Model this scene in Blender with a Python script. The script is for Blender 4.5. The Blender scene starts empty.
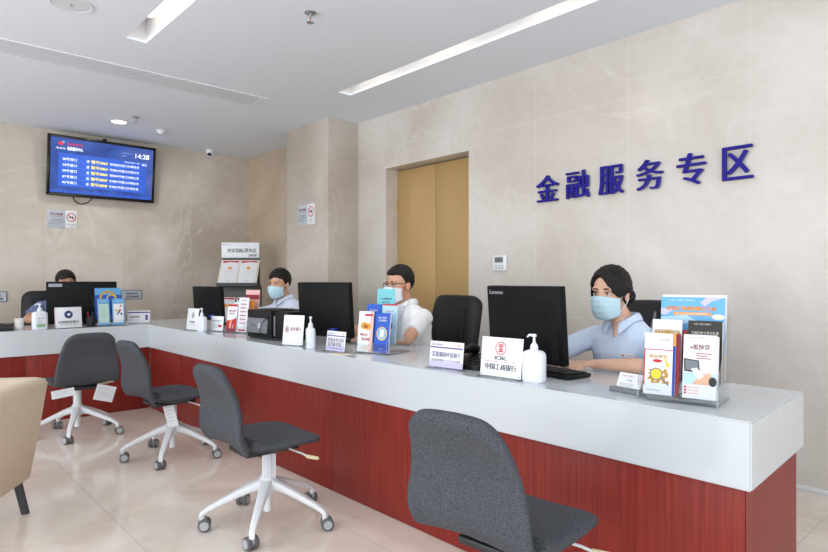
import bpy, bmesh, math, random, time
from mathutils import Matrix, Vector, Euler, noise
random.seed(7)
S = bpy.context.scene
COL = S.collection
PI = math.pi
R = math.radians

# ------------------------------------------------------------------ camera, world, lights, exposure
cam_d = bpy.data.cameras.new('camera')
cam_d.sensor_width = 36.0
cam_d.lens = 25.96
cam_d.shift_y = 0.0048
cam_d.clip_start = 0.05
cam = bpy.data.objects.new('camera', cam_d)
COL.objects.link(cam)
cam.location = (0, 0, 1.2)
cam.rotation_euler = (R(90), 0, R(47.7))
S.camera = cam

W = bpy.data.worlds.new('world')
S.world = W
W.use_nodes = True
bg = W.node_tree.nodes['Background']
bg.inputs[0].default_value = (0.93, 0.965, 1.0, 1)
bg.inputs[1].default_value = 1.25

def area(name, loc, rot, sx, sy, power, col=(1, 1, 1)):
    l = bpy.data.lights.new(name, 'AREA')
    l.shape = 'RECTANGLE'
    l.size, l.size_y, l.energy, l.color = sx, sy, power, col
    o = bpy.data.objects.new(name, l)
    o.location = loc
    o.rotation_euler = rot
    COL.objects.link(o)
    return o

# daylight through the glazed front of the hall (behind the camera) and its right side, both tilted up as added fill for the ceiling
area('daylight_front', (-2.0, -4.6, 1.3), (R(130), 0, 0), 9.0, 2.4, 365, (0.92, 0.965, 1.0))
area('daylight_side', (4.8, -1.2, 1.3), (R(112), 0, R(84)), 7.0, 2.4, 160, (0.92, 0.965, 1.0))
# lamps recessed in the two ceiling troughs, and further troughs of the same ceiling outside the frame
area('trough_lamp', (-2.3, 1.37, 3.05), (0, 0, 0), 4.2, 0.03, 3.0, (1.0, 0.985, 0.96))
area('trough_lamp', (-2.3, 3.19, 3.05), (0, 0, 0), 4.2, 0.03, 3.0, (1.0, 0.985, 0.96))

S.view_settings.view_transform = 'Standard'
S.view_settings.look = 'None'
S.view_settings.gamma = 1
S.view_settings.use_curve_mapping = False
S.view_settings.exposure = -0.34
S.cycles.max_bounces = 10
S.cycles.transparent_max_bounces = 24
S.cycles.sample_clamp_indirect = 6

# ------------------------------------------------------------------ materials
def lin(c):
    out = []
    for v in c[:3]:
        v = v / 255.0
        out.append(v / 12.92 if v <= 0.04045 else ((v + 0.055) / 1.055) ** 2.4)
    return (*out, 1.0)

MATS = {}
def mat(name, c, rough=0.5, metal=0.0, spec=0.5, bump=0, bscale=200, emit=0, coat=0, var=0, vscale=8):
    m = bpy.data.materials.new(name)
    m.use_nodes = True
    nt = m.node_tree
    b = nt.nodes['Principled BSDF']
    b.inputs['Base Color'].default_value = lin(c)
    b.inputs['Roughness'].default_value = rough
    b.inputs['Metallic'].default_value = metal
    b.inputs['Specular IOR Level'].default_value = spec
    if coat:
        b.inputs['Coat Weight'].default_value = coat
        b.inputs['Coat Roughness'].default_value = 0.05
    if emit:
        b.inputs['Emission Color'].default_value = lin(c)
        b.inputs['Emission Strength'].default_value = emit
    tc = None
    if bump or var:
        tc = nt.nodes.new('ShaderNodeTexCoord')
    if bump:
        n = nt.nodes.new('ShaderNodeTexNoise')
        n.inputs['Scale'].default_value = bscale
        n.inputs['Detail'].default_value = 4
        nt.links.new(tc.outputs['Object'], n.inputs['Vector'])
        bp = nt.nodes.new('ShaderNodeBump')
        bp.inputs['Strength'].default_value = bump
        bp.inputs['Distance'].default_value = 0.01
        nt.links.new(n.outputs['Fac'], bp.inputs['Height'])
        nt.links.new(bp.outputs['Normal'], b.inputs['Normal'])
    if var:
        n = nt.nodes.new('ShaderNodeTexNoise')
        n.inputs['Scale'].default_value = vscale
        n.inputs['Detail'].default_value = 6
        nt.links.new(tc.outputs['Object'], n.inputs['Vector'])
        mr = nt.nodes.new('ShaderNodeMapRange')
        mr.inputs[1].default_value = 0.3
        mr.inputs[2].default_value = 0.7
        mr.inputs[3].default_value = 1 - var
        mr.inputs[4].default_value = 1 + var
        nt.links.new(n.outputs['Fac'], mr.inputs[0])
        mx = nt.nodes.new('ShaderNodeMix')
        mx.data_type = 'RGBA'
        mx.blend_type = 'MULTIPLY'
        mx.inputs[0].default_value = 1
        mx.inputs[6].default_value = lin(c)
        nt.links.new(mr.outputs[0], mx.inputs[7])
        nt.links.new(mx.outputs[2], b.inputs['Base Color'])
    MATS[name] = m
    return m

def nodes(name):
    m = bpy.data.materials.new(name)
    m.use_nodes = True
    MATS[name] = m
    nt = m.node_tree
    return m, nt, nt.nodes['Principled BSDF'], nt.links

def joint_mask(nt, coord, axis, pitch, offset, width):
    """1 on thin grout lines repeated along one axis"""
    L = nt.links
    sep = nt.nodes.new('ShaderNodeSeparateXYZ')
    L.new(coord, sep.inputs[0])
    def mth(op, a, b=None):
        n = nt.nodes.new('ShaderNodeMath')
        n.operation = op
        for i, v in enumerate((a, b)):
            if v is None: continue
            if isinstance(v, (int, float)): n.inputs[i].default_value = v
            else: L.new(v, n.inputs[i])
        return n.outputs[0]
    v = mth('ADD', sep.outputs[axis], 100 * pitch - offset)
    v = mth('MODULO', v, pitch)
    v = mth('LESS_THAN', v, width)
    return v

def marble(name, base, light, dark, joints, rough=0.16, jcol=(150, 140, 128), scale=0.62, vein=0.6, jfac=0.6):
    m, nt, b, L = nodes(name)
    tc = nt.nodes.new('ShaderNodeTexCoord')
    co = tc.outputs['Object']
    def nz(s, d, dist=0):
        n = nt.nodes.new('ShaderNodeTexNoise')
        n.inputs['Scale'].default_value = s
        n.inputs['Detail'].default_value = d
        n.inputs['Distortion'].default_value = dist
        L.new(co, n.inputs['Vector'])
        return n.outputs['Fac']
    def ramp(f, stops):
        r = nt.nodes.new('ShaderNodeValToRGB')
        while len(r.color_ramp.elements) < len(stops): r.color_ramp.elements.new(0.5)
        for e, (p, c) in zip(r.color_ramp.elements, stops):
            e.position = p; e.color = c
        L.new(f, r.inputs[0])
        return r.outputs[0]
    def mix(f, a, c, mode='MIX'):
        x = nt.nodes.new('ShaderNodeMix')
        x.data_type = 'RGBA'; x.blend_type = mode
        for i, v in ((0, f), (6, a), (7, c)):
            if isinstance(v, (int, float, tuple)): x.inputs[i].default_value = v
            else: L.new(v, x.inputs[i])
        return x.outputs[2]
    cloud = ramp(nz(scale, 5, 1.2), [(0.34, lin(dark)), (0.5, lin(base)), (0.66, lin(light))])
    f1 = nz(scale * 1.6, 6, 1.6)
    veins = ramp(f1, [(0.478, (0, 0, 0, 1)), (0.5, (1, 1, 1, 1)), (0.522, (0, 0, 0, 1))])
    gate = ramp(nz(scale * 1.1 + 0.3, 3), [(0.45, (0, 0, 0, 1)), (0.65, (vein, vein, vein, 1))])
    vm = mix(1.0, veins, gate, 'MULTIPLY')
    c = mix(vm, cloud, lin(light))
    fine = ramp(nz(14, 8), [(0.35, (0.975, 0.968, 0.96, 1)), (0.65, (1.01, 1.01, 1.01, 1))])
    c = mix(1.0, c, fine, 'MULTIPLY')
    for ax, pitch, off in joints:
        jm = joint_mask(nt, co, ax, pitch, off, 0.0035)
        mm = nt.nodes.new('ShaderNodeMath'); mm.operation = 'MULTIPLY'; mm.inputs[1].default_value = jfac
        L.new(jm, mm.inputs[0])
        c = mix(mm.outputs[0], c, lin(jcol))
    L.new(c, b.inputs['Base Color'])
    b.inputs['Roughness'].default_value = rough
    b.inputs['Specular IOR Level'].default_value = 0.4
    return m

marble('wall_marble', (216, 209, 202), (226, 221, 215), (204, 195, 185), [(0, 0.79, -2.888), (2, 1.56, 2.475)], rough=0.28, jcol=(232, 229, 224))
marble('wall_marble_side', (213, 203, 191), (232, 225, 216), (200, 188, 174), [(1, 0.86, 1.44), (2, 1.56, 2.475)], rough=0.2, jcol=(185, 174, 158), vein=0.7)
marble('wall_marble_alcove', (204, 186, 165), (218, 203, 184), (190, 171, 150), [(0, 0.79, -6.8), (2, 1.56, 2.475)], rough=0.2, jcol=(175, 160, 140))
marble('wall_marble_column', (202, 192, 181), (213, 205, 195), (190, 177, 164), [(2, 1.56, 2.475)], rough=0.28, jcol=(226, 218, 206))
marble('floor_marble', (236, 223, 210), (244, 234, 223), (226, 212, 198), [(0, 0.8, -3.234), (1, 0.8, 0.9)], rough=0.11, jcol=(176, 164, 150), scale=1.3)

def wood():
    m, nt, b, L = nodes('red_wood')
    tc = nt.nodes.new('ShaderNodeTexCoord')
    mp = nt.nodes.new('ShaderNodeMapping')
    mp.inputs['Scale'].default_value = (30, 30, 1.0)
    L.new(tc.outputs['Object'], mp.inputs[0])
    n = nt.nodes.new('ShaderNodeTexNoise')
    n.inputs['Scale'].default_value = 3.0; n.inputs['Detail'].default_value = 8
    L.new(mp.outputs[0], n.inputs['Vector'])
    r = nt.nodes.new('ShaderNodeValToRGB')
    r.color_ramp.elements[0].position = 0.3; r.color_ramp.elements[0].color = lin((118, 36, 30))
    r.color_ramp.elements[1].position = 0.7; r.color_ramp.elements[1].color = lin((144, 50, 41))
    L.new(n.outputs['Fac'], r.inputs[0])
    L.new(r.outputs[0], b.inputs['Base Color'])
    b.inputs['Roughness'].default_value = 0.42
    b.inputs['Specular IOR Level'].default_value = 0.25
wood()

def felt():
    m, nt, b, L = nodes('charcoal_felt')
    tc = nt.nodes.new('ShaderNodeTexCoord')
    n = nt.nodes.new('ShaderNodeTexNoise')
    n.inputs['Scale'].default_value = 280; n.inputs['Detail'].default_value = 5; n.inputs['Roughness'].default_value = 0.7
    L.new(tc.outputs['Object'], n.inputs['Vector'])
    r = nt.nodes.new('ShaderNodeValToRGB')
    r.color_ramp.elements[0].position = 0.38; r.color_ramp.elements[0].color = lin((56, 58, 63))
    r.color_ramp.elements[1].position = 0.64; r.color_ramp.elements[1].color = lin((100, 102, 108))
    L.new(n.outputs['Fac'], r.inputs[0])
    L.new(r.outputs[0], b.inputs['Base Color'])
    b.inputs['Roughness'].default_value = 0.95
    b.inputs['Specular IOR Level'].default_value = 0.15
    bp = nt.nodes.new('ShaderNodeBump'); bp.inputs['Strength'].default_value = 0.35; bp.inputs['Distance'].default_value = 0.004
    L.new(n.outputs['Fac'], bp.inputs['Height']); L.new(bp.outputs[0], b.inputs['Normal'])
felt()

def acrylic(name, tint, refl=0.12):
    m, nt, b, L = nodes(name)
    nt.nodes.remove(b)
    out = nt.nodes['Material Output']
    t = nt.nodes.new('ShaderNodeBsdfTransparent'); t.inputs[0].default_value = (*tint, 1)
    g = nt.nodes.new('ShaderNodeBsdfGlossy'); g.inputs['Roughness'].default_value = 0.04
    f = nt.nodes.new('ShaderNodeLayerWeight')
    pw = nt.nodes.new('ShaderNodeMath'); pw.operation = 'POWER'; pw.inputs[1].default_value = 4.0
    L.new(f.outputs['Facing'], pw.inputs[0])
    mx = nt.nodes.new('ShaderNodeMixShader')
    mr = nt.nodes.new('ShaderNodeMath'); mr.operation = 'MULTIPLY_ADD'; mr.inputs[1].default_value = 0.5; mr.inputs[2].default_value = refl * 0.25
    L.new(pw.outputs[0], mr.inputs[0]); L.new(mr.outputs[0], mx.inputs[0])
    L.new(t.outputs[0], mx.inputs[1]); L.new(g.outputs[0], mx.inputs[2]); L.new(mx.outputs[0], out.inputs[0])
acrylic('acrylic', (0.965, 0.975, 0.98))
acrylic('acrylic_edge', (0.86, 0.89, 0.90), 0.6)

def screen():
    m, nt, b, L = nodes('tv_picture')
    tc = nt.nodes.new('ShaderNodeTexCoord')
    sp = nt.nodes.new('ShaderNodeSeparateXYZ'); L.new(tc.outputs['Object'], sp.inputs[0])
    n = nt.nodes.new('ShaderNodeTexNoise'); n.inputs['Scale'].default_value = 2.2; n.inputs['Detail'].default_value = 3; n.inputs['Distortion'].default_value = 1
    L.new(tc.outputs['Object'], n.inputs['Vector'])
    r = nt.nodes.new('ShaderNodeValToRGB')
    els = r.color_ramp.elements
    els[0].position = 0.25; els[0].color = lin((28, 58, 160))
    els[1].position = 0.75; els[1].color = lin((120, 130, 215))
    e = els.new(0.5); e.color = lin((52, 102, 205))
    L.new(n.outputs['Fac'], r.inputs[0])
    b.inputs['Base Color'].default_value = (0.01, 0.01, 0.02, 1)
    b.inputs['Roughness'].default_value = 0.25
    L.new(r.outputs[0], b.inputs['Emission Color'])
    b.inputs['Emission Strength'].default_value = 0.85
screen()

for n_, c_, k_ in [
    ('ceiling_paint', (240, 246, 255), dict(rough=0.9, spec=0.1)),
    ('trough_white', (226, 226, 228), dict(rough=0.7)),
    ('solid_surface', (208, 213, 217), dict(rough=0.12, spec=0.5)),
    ('white_metal', (228, 230, 232), dict(rough=0.35)),
    ('white_plastic', (232, 236, 246), dict(rough=0.35)),
    ('white_gloss', (240, 242, 246), dict(rough=0.2)),
    ('paper', (236, 238, 242), dict(rough=0.7)),
    ('paper_cream', (232, 222, 205), dict(rough=0.7)),
    ('paper_grey', (196, 202, 210), dict(rough=0.6)),
    ('caster_grey', (176, 178, 182), dict(rough=0.4)),
    ('tyre', (98, 98, 100), dict(rough=0.6)),
    ('dark_plastic', (38, 39, 42), dict(rough=0.45)),
    ('black_plastic', (20, 20, 22), dict(rough=0.45, spec=0.25)),
    ('black_gloss', (10, 10, 12), dict(rough=0.12)),
    ('monitor_black', (17, 18, 20), dict(rough=0.5, spec=0.15)),
    ('monitor_bulge', (13, 14, 16), dict(rough=0.55, spec=0.15)),
    ('leather', (20, 20, 23), dict(rough=0.42, spec=0.35, bump=0.15, bscale=300)),
    ('grey_plastic', (120, 124, 130), dict(rough=0.45)),
    ('steel', (190, 192, 196), dict(rough=0.3, metal=0.9)),
    ('gold_door', (196, 162, 108), dict(rough=0.35, metal=0.15)),
    ('door_gap', (110, 84, 48), dict(rough=0.6)),
    ('letter_blue', (32, 22, 142), dict(rough=0.45, spec=0.2)),
    ('letter_side', (40, 46, 140), dict(rough=0.4)),
    ('rack_grey', (92, 94, 92), dict(rough=0.5)),
    ('rack_dark', (62, 64, 68), dict(rough=0.5)),
    ('beige_cloth', (214, 196, 174), dict(rough=0.9, spec=0.2, bump=0.25, bscale=420, var=0.05, vscale=60)),
    ('lever_beige', (222, 208, 170), dict(rough=0.5)),
    ('vent_grey', (226, 229, 235), dict(rough=0.6)),
    ('vent_dark', (186, 190, 196), dict(rough=0.6)),
    ('skin', (214, 164, 136), dict(rough=0.5, var=0.04, vscale=30)),
    ('skin_light', (226, 180, 154), dict(rough=0.5, var=0.04, vscale=30)),
    ('skin_tan', (196, 142, 112), dict(rough=0.5, var=0.04, vscale=30)),
    ('hair', (27, 22, 21), dict(rough=0.55, spec=0.3, bump=0.5, bscale=90)),
    ('eye_white', (232, 228, 224), dict(rough=0.25)),
    ('iris', (32, 22, 18), dict(rough=0.2)),
    ('lash', (34, 26, 24), dict(rough=0.6)),
    ('shirt_blue', (214, 229, 250), dict(rough=0.85, spec=0.2, bump=0.35, bscale=14)),
    ('shirt_pale', (226, 234, 250), dict(rough=0.85, spec=0.2, bump=0.35, bscale=14)),
    ('shirt_white', (248, 249, 252), dict(rough=0.85, spec=0.2, bump=0.35, bscale=14)),
    ('shirt_navy', (112, 124, 158), dict(rough=0.85, spec=0.2, bump=0.35, bscale=14)),
    ('trousers', (36, 38, 48), dict(rough=0.9)),
    ('mask_blue', (200, 232, 244), dict(rough=0.8, spec=0.2)),
    ('mask_white', (236, 240, 246), dict(rough=0.8, spec=0.2)),
    ('strap_red', (206, 62, 62), dict(rough=0.6)),
    ('glasses', (30, 30, 32), dict(rough=0.3)),
    ('vga_blue', (34, 62, 170), dict(rough=0.4)),
    ('hair_clip', (50, 62, 140), dict(rough=0.4)),
    ('ink_black', (36, 36, 42), dict(rough=0.6)),
    ('ink_grey', (120, 124, 132), dict(rough=0.6)),
    ('ink_lightgrey', (176, 182, 190), dict(rough=0.6)),
    ('ink_red', (198, 42, 46), dict(rough=0.6)),
    ('ink_darkred', (146, 34, 44), dict(rough=0.6)),
    ('ink_plum', (150, 44, 78), dict(rough=0.6)),
    ('ink_purple', (96, 58, 140), dict(rough=0.6)),
    ('ink_violet', (82, 70, 140), dict(rough=0.6)),
    ('ink_lilac', (206, 198, 232), dict(rough=0.6)),
    ('ink_navy', (36, 62, 120), dict(rough=0.6)),
    ('ink_blue', (40, 92, 196), dict(rough=0.6)),
    ('ink_deepblue', (38, 72, 172), dict(rough=0.6)),
    ('ink_sky', (106, 178, 230), dict(rough=0.6)),
    ('ink_paleblue', (180, 216, 240), dict(rough=0.6)),
    ('ink_teal', (122, 204, 212), dict(rough=0.6)),
    ('ink_green', (130, 190, 150), dict(rough=0.6)),
    ('ink_palegreen', (206, 230, 220), dict(rough=0.6)),
    ('ink_yellow', (244, 206, 60), dict(rough=0.6)),
    ('ink_gold', (214, 166, 66), dict(rough=0.6)),
    ('ink_orange', (246, 160, 60), dict(rough=0.6)),
    ('ink_pink', (240, 190, 186), dict(rough=0.6)),
    ('ink_skin', (222, 176, 150), dict(rough=0.6)),
    ('ink_white', (240, 242, 246), dict(rough=0.6)),
    ('ink_dark', (32, 27, 28), dict(rough=0.5)),
    ('tv_white', (245, 248, 255), dict(rough=0.5, emit=0.9)),
    ('tv_yellow', (250, 235, 60), dict(rough=0.5, emit=0.9)),
    ('tv_red', (220, 50, 60), dict(rough=0.5, emit=0.7)),
    ('tv_panel', (44, 88, 190), dict(rough=0.5, emit=0.75)),
    ('tv_cyan', (120, 170, 240), dict(rough=0.5, emit=0.6)),
    ('lamp_glow', (255, 244, 214), dict(rough=0.5, emit=6.0)),
    ('lamp_strip', (255, 246, 228), dict(rough=0.5, emit=1.8)),
    ('cup_paper', (228, 226, 222), dict(rough=0.7)),
]:
    mat(n_, c_, **k_)

# ------------------------------------------------------------------ mesh helpers
TXT = {}
def text_mesh(s):
    if s not in TXT:
        c = bpy.data.curves.new('t', 'FONT')
        c.body = s
        c.resolution_u = 3
        o = bpy.data.objects.new('t', c)
        COL.objects.link(o)
        m = bpy.data.meshes.new_from_object(o.evaluated_get(bpy.context.evaluated_depsgraph_get()))
        vs = [(v.co.x, v.co.y) for v in m.vertices]
        fs = [tuple(p.vertices) for p in m.polygons]
        bpy.data.objects.remove(o); bpy.data.curves.remove(c); bpy.data.meshes.remove(m)
        x0 = min(v[0] for v in vs); x1 = max(v[0] for v in vs)
        y0 = min(v[1] for v in vs); y1 = max(v[1] for v in vs)
        TXT[s] = (vs, fs, x0, x1, y0, y1)
    return TXT[s]

class MB:
    def __init__(self, T=None):
        self.v = []; self.f = []; self.mi = []; self.mats = []; self.T = T or Matrix()
        self.k = 0
    def m(self, name):
        if name not in self.mats: self.mats.append(name)
        return self.mats.index(name)
    def add(self, vs, fs, mat, M=None):
        T = self.T @ M if M is not None else self.T
        o = len(self.v); i = self.m(mat)
        self.v += [T @ Vector(p) for p in vs]
        flip = T.determinant() < 0
        for f in fs:
            g = tuple(o + a for a in f)
            self.f.append(g[::-1] if flip else g)
            self.mi.append(i)
    def bm(self, b, mat, M=None):
        b.verts.ensure_lookup_table()
        for i, v in enumerate(b.verts): v.index = i
        self.add([v.co.copy() for v in b.verts], [tuple(v.index for v in f.verts) for f in b.faces], mat, M)
        b.free()
    def box(self, x0, x1, y0, y1, z0, z1, mat, bevel=0, seg=2, M=None):
        b = bmesh.new()
        bmesh.ops.create_cube(b, size=1)
        for v in b.verts:
            v.co = Vector(((x0 + x1) / 2 + v.co.x * (x1 - x0), (y0 + y1) / 2 + v.co.y * (y1 - y0), (z0 + z1) / 2 + v.co.z * (z1 - z0)))
        if bevel:
            bmesh.ops.bevel(b, geom=list(b.edges), offset=bevel, segments=seg, affect='EDGES', profile=0.5)
        self.bm(b, mat, M)
    def loft(self, rings, mat, cap=True, closed=True, M=None):
        n = len(rings[0]); vs = [p for r in rings for p in r]; fs = []
        for i in range(len(rings) - 1):
            for j in range(n if closed else n - 1):
                k = (j + 1) % n
                fs.append((i * n + j, i * n + k, (i + 1) * n + k, (i + 1) * n + j))
        if cap:
            fs.append(tuple(range(n))[::-1]); fs.append(tuple((len(rings) - 1) * n + j for j in range(n)))
        self.add(vs, fs, mat, M)
    def lathe(self, prof, mat, seg=24, M=None, sx=1, sy=1):
        rings = [[(r * math.cos(2 * PI * j / seg) * sx, r * math.sin(2 * PI * j / seg) * sy, z) for j in range(seg)] for r, z in prof]
        self.loft(rings, mat, True, True, M)
    def cyl(self, p0, p1, r0, mat, r1=None, seg=16, M=None):
        self.tube([p0, p1], [r0, r0 if r1 is None else r1], mat, seg, M)
    def tube(self, pts, rad, mat, seg=10, M=None):
        pts = [Vector(p) for p in pts]
        if not isinstance(rad, (list, tuple)): rad = [rad] * len(pts)
        rings = []; up = None
        for i, p in enumerate(pts):
            d = (pts[min(i + 1, len(pts) - 1)] - pts[max(i - 1, 0)]).normalized()
            if up is None:
                up = d.orthogonal().normalized()
            up = (up - d * up.dot(d)).normalized()
            s = d.cross(up)
            rings.append([p + (up * math.cos(2 * PI * j / seg) + s * math.sin(2 * PI * j / seg)) * rad[i] for j in range(seg)])
        self.loft(rings, mat, True, True, M)
    def ell(self, c, r, mat, u=24, w=16, M=None):
        vs = [(c[0], c[1], c[2] - r[2])]; fs = []
        for i in range(1, w):
            a = -PI / 2 + PI * i / w
            for j in range(u):
                t = 2 * PI * j / u
                vs.append((c[0] + r[0] * math.cos(a) * math.cos(t), c[1] + r[1] * math.cos(a) * math.sin(t), c[2] + r[2] * math.sin(a)))
        vs.append((c[0], c[1], c[2] + r[2]))
        for j in range(u):
            k = (j + 1) % u
            fs.append((0, 1 + k, 1 + j))
            for i in range(w - 2):
                fs.append((1 + i * u + j, 1 + i * u + k, 1 + (i + 1) * u + k, 1 + (i + 1) * u + j))
            fs.append((1 + (w - 2) * u + j, 1 + (w - 2) * u + k, len(vs) - 1))
        self.add(vs, fs, mat, M)
    def cap(self, p0, r0, p1, r1, mat='skin', seg=16, M=None):
        """tapered limb with rounded ends"""
        p0 = Vector(p0); p1 = Vector(p1); d = (p1 - p0).normalized()
        pts = []; rad = []
        for a in (-1, -0.92, -0.7, -0.38, 0):
            pts.append(p0 + d * a * r0); rad.append(max(1e-4, r0 * math.sqrt(max(0, 1 - a * a))))
        for a in (0, 0.38, 0.7, 0.92, 1):
            pts.append(p1 + d * a * r1); rad.append(max(1e-4, r1 * math.sqrt(max(0, 1 - a * a))))
        self.tube(pts, rad, mat, seg, M)
    # flat print on the front (-Y) face of a card lying in the XZ plane at depth y
    def q(self, x0, x1, z0, z1, y, mat, M=None):
        self.add([(x0, y, z0), (x1, y, z0), (x1, y, z1), (x0, y, z1)], [(0, 1, 2, 3)], mat, M)
    def pg(self, pts, y, mat, M=None):
        self.add([(a, y, b) for a, b in pts], [tuple(range(len(pts)))], mat, M)
    def disc(self, cx, cz, rx, rz, y, mat, n=24, M=None):
        self.pg([(cx + rx * math.cos(2 * PI * i / n), cz + rz * math.sin(2 * PI * i / n)) for i in range(n)], y, mat, M)
    def ringq(self, cx, cz, r0, r1, y, mat, a0=0, a1=360, n=28, M=None, ex=1):
        vs = []; fs = []
        for i in range(n + 1):
            a = R(a0 + (a1 - a0) * i / n)
            vs += [(cx + r0 * math.cos(a) * ex, y, cz + r0 * math.sin(a)), (cx + r1 * math.cos(a) * ex, y, cz + r1 * math.sin(a))]
        for i in range(n):
            fs.append((2 * i, 2 * i + 1, 2 * i + 3, 2 * i + 2)[::-1])
        self.add(vs, fs, mat, M)
    def t(self, s, cx, cz, w, h, y, mat, bold=0, M=None, depth=0):
        vs, fs, x0, x1, y0, y1 = text_mesh(s)
        sx = w / (x1 - x0); sz = h / (y1 - y0)
        mx = (x0 + x1) / 2; my = (y0 + y1) / 2
        for sh in ((-bold, 0, bold) if bold else (0,)):
            self.add([(cx + (a - mx) * sx + sh, y, cz + (b - my) * sz) for a, b in vs], fs, mat, M)
    def build(self, name, parent=None, angle=35, loc=None, rotz=0, smooth=True):
        me = bpy.data.meshes.new(name)
        me.from_pydata([tuple(p) for p in self.v], [], self.f)
        for n in self.mats: me.materials.append(MATS[n])
        me.polygons.foreach_set('material_index', self.mi)
        if smooth:
            me.polygons.foreach_set('use_smooth', [True] * len(me.polygons))
            me.set_sharp_from_angle(angle=R(angle))
        me.update()
        o = bpy.data.objects.new(name, me)
        COL.objects.link(o)
        if parent: o.parent = parent
        if loc: o.location = loc
        o.rotation_euler.z = rotz
        return o

def apply_mods(o, mods):
    """mods: list of (type, settings); bakes them into the mesh"""
    for t, kw in mods:
        md = o.modifiers.new(t, t)
        for k, v in kw.items(): setattr(md, k, v)
    dg = bpy.context.evaluated_depsgraph_get()
    me = bpy.data.meshes.new_from_object(o.evaluated_get(dg))
    old = o.data
    nm = old.name
    o.modifiers.clear()
    o.data = me
    bpy.data.meshes.remove(old)
    me.name = nm
    me.polygons.foreach_set('use_smooth', [True] * len(me.polygons))
    return o

def tag(o, label=None, cat=None, group=None, kind=None):
    if label: o['label'] = label
    if cat: o['category'] = cat
    if group: o['group'] = group
    if kind: o['kind'] = kind
    return o

def thing(name, label, cat, loc=(0, 0, 0), rotz=0, group=None):
    o = bpy.data.objects.new(name, None)
    o.empty_display_size = 0.05
    COL.objects.link(o)
    o.location = loc
    o.rotation_euler.z = rotz
    return tag(o, label, cat, group)

def copy_tree(o, parent=None):
    c = o.copy()
    COL.objects.link(c)
    if parent: c.parent = parent
    for ch in list(o.children): copy_tree(ch, c)
    return c

def struct(o):
    o['kind'] = 'structure'
    return o

# ------------------------------------------------------------------ room shell
YB, XL, ZC = 3.94, -7.82, 2.91
CT = 0.78
b = MB(); b.box(-8.3, 5, -6, 4.3, -0.1, 0, 'floor_marble'); struct(b.build('floor'))
# ceiling with two long light troughs cut into it
b = MB()
xs = [-8.3, -4.49, -0.2, 5]
ys = [-6, 1.33, 1.47, 3.15, 3.29, 4.3]
for i in range(3):
    for j in range(5):
        if i == 1 and j in (1, 3): continue
        b.box(xs[i], xs[i + 1], ys[j], ys[j + 1], ZC, ZC + 0.02, 'ceiling_paint')
struct(b.build('ceiling'))
for y0 in (1.33, 3.15):
    b = MB()
    b.box(-4.51, -0.18, y0 - 0.02, y0, ZC + 0.02, ZC + 0.16, 'trough_white')
    b.box(-4.51, -0.18, y0 + 0.14, y0 + 0.16, ZC + 0.02, ZC + 0.16, 'trough_white')
    b.box(-4.51, -4.49, y0, y0 + 0.14, ZC + 0.02, ZC + 0.16, 'trough_white')
    b.box(-0.2, -0.18, y0, y0 + 0.14, ZC + 0.02, ZC + 0.16, 'trough_white')
    b.box(-4.51, -0.18, y0 - 0.02, y0 + 0.16, ZC + 0.16, ZC + 0.18, 'trough_white')
    struct(b.build('ceiling_trough'))
# walls: the main back wall has an opening for the recessed door
DX0, DX1, DZ = -4.776, -3.595, 2.352
b = MB()
b.box(-5.24, DX0, YB, YB + 0.22, 0, ZC, 'wall_marble')
b.box(DX0, DX1, YB, YB + 0.22, DZ, ZC, 'wall_marble')
b.box(DX1, 5, YB, YB + 0.22, 0, ZC, 'wall_marble')
struct(b.build('wall_back'))
b = MB(); b.box(-8.3, -6.08, YB, YB + 0.22, 0, ZC, 'wall_marble_alcove'); struct(b.build('wall_alcove'))
b = MB(); b.box(-6.08, -5.24, 3.55, YB + 0.22, 0, ZC, 'wall_marble_column', 0.004); struct(b.build('wall_column'))
b = MB(); b.box(XL - 0.2, XL, -6, YB, 0, ZC, 'wall_marble_side'); struct(b.build('wall_left'))
b = MB(); b.box(DX1, 5, YB - 0.012, YB, 0, 0.03, 'trough_white', 0.003); struct(b.build('baseboard_back'))
# recessed double door
d = MB()
d.box(DX0 + 0.005, DX1 - 0.005, YB + 0.182, YB + 0.215, 0.005, DZ - 0.004, 'door_gap')
dr = d.build('door_1'); struct(dr)
xm = -4.19
for x0, x1 in ((DX0 + 0.012, xm - 0.0025), (xm + 0.0025, DX1 - 0.012)):
    d = MB(); d.box(x0, x1, YB + 0.16, YB + 0.182, 0.012, DZ - 0.012, 'gold_door', 0.002); d.build('door_leaf', dr)
for z in (0.35, 1.98):
    d = MB(); d.cyl((DX0 + 0.012, YB + 0.154, z - 0.06), (DX0 + 0.012, YB + 0.154, z + 0.06), 0.011, 'gold_door'); d.build('hinge', dr)
b = MB()
b.box(DX0 - 0.003, DX0 + 0.012, YB + 0.001, YB + 0.16, 0, DZ, 'wall_marble')
b.box(DX1 - 0.012, DX1 + 0.003, YB + 0.001, YB + 0.16, 0, DZ, 'wall_marble')
struct(b.build('trim_1'))

# ------------------------------------------------------------------ counter
ctr = thing('service_counter', 'long L-shaped white topped service counter with red wooden base panels', 'counter', (-3.2, 2.2, 0))
def to_local(root, o):
    o.parent = root
    o.matrix_parent_inverse = Matrix.Translation(-Vector(root.location))
X0, X1, X1B, Y0, Y1 = -6.5, -0.632, -0.675, 1.92, 2.60
b = MB()
def prism(b, poly, z0, z1, mat, bev=0.006):
    bb = bmesh.new()
    vs = [bb.verts.new((x, y, z0)) for x, y in poly]
    f = bb.faces.new(vs)
    r = bmesh.ops.extrude_face_region(bb, geom=[f])
    for e in r['geom']:
        if isinstance(e, bmesh.types.BMVert): e.co.z = z1
    bmesh.ops.recalc_face_normals(bb, faces=list(bb.faces))
    if bev: bmesh.ops.bevel(bb, geom=list(bb.edges), offset=bev, segments=2, affect='EDGES')
    b.bm(bb, mat)
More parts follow.
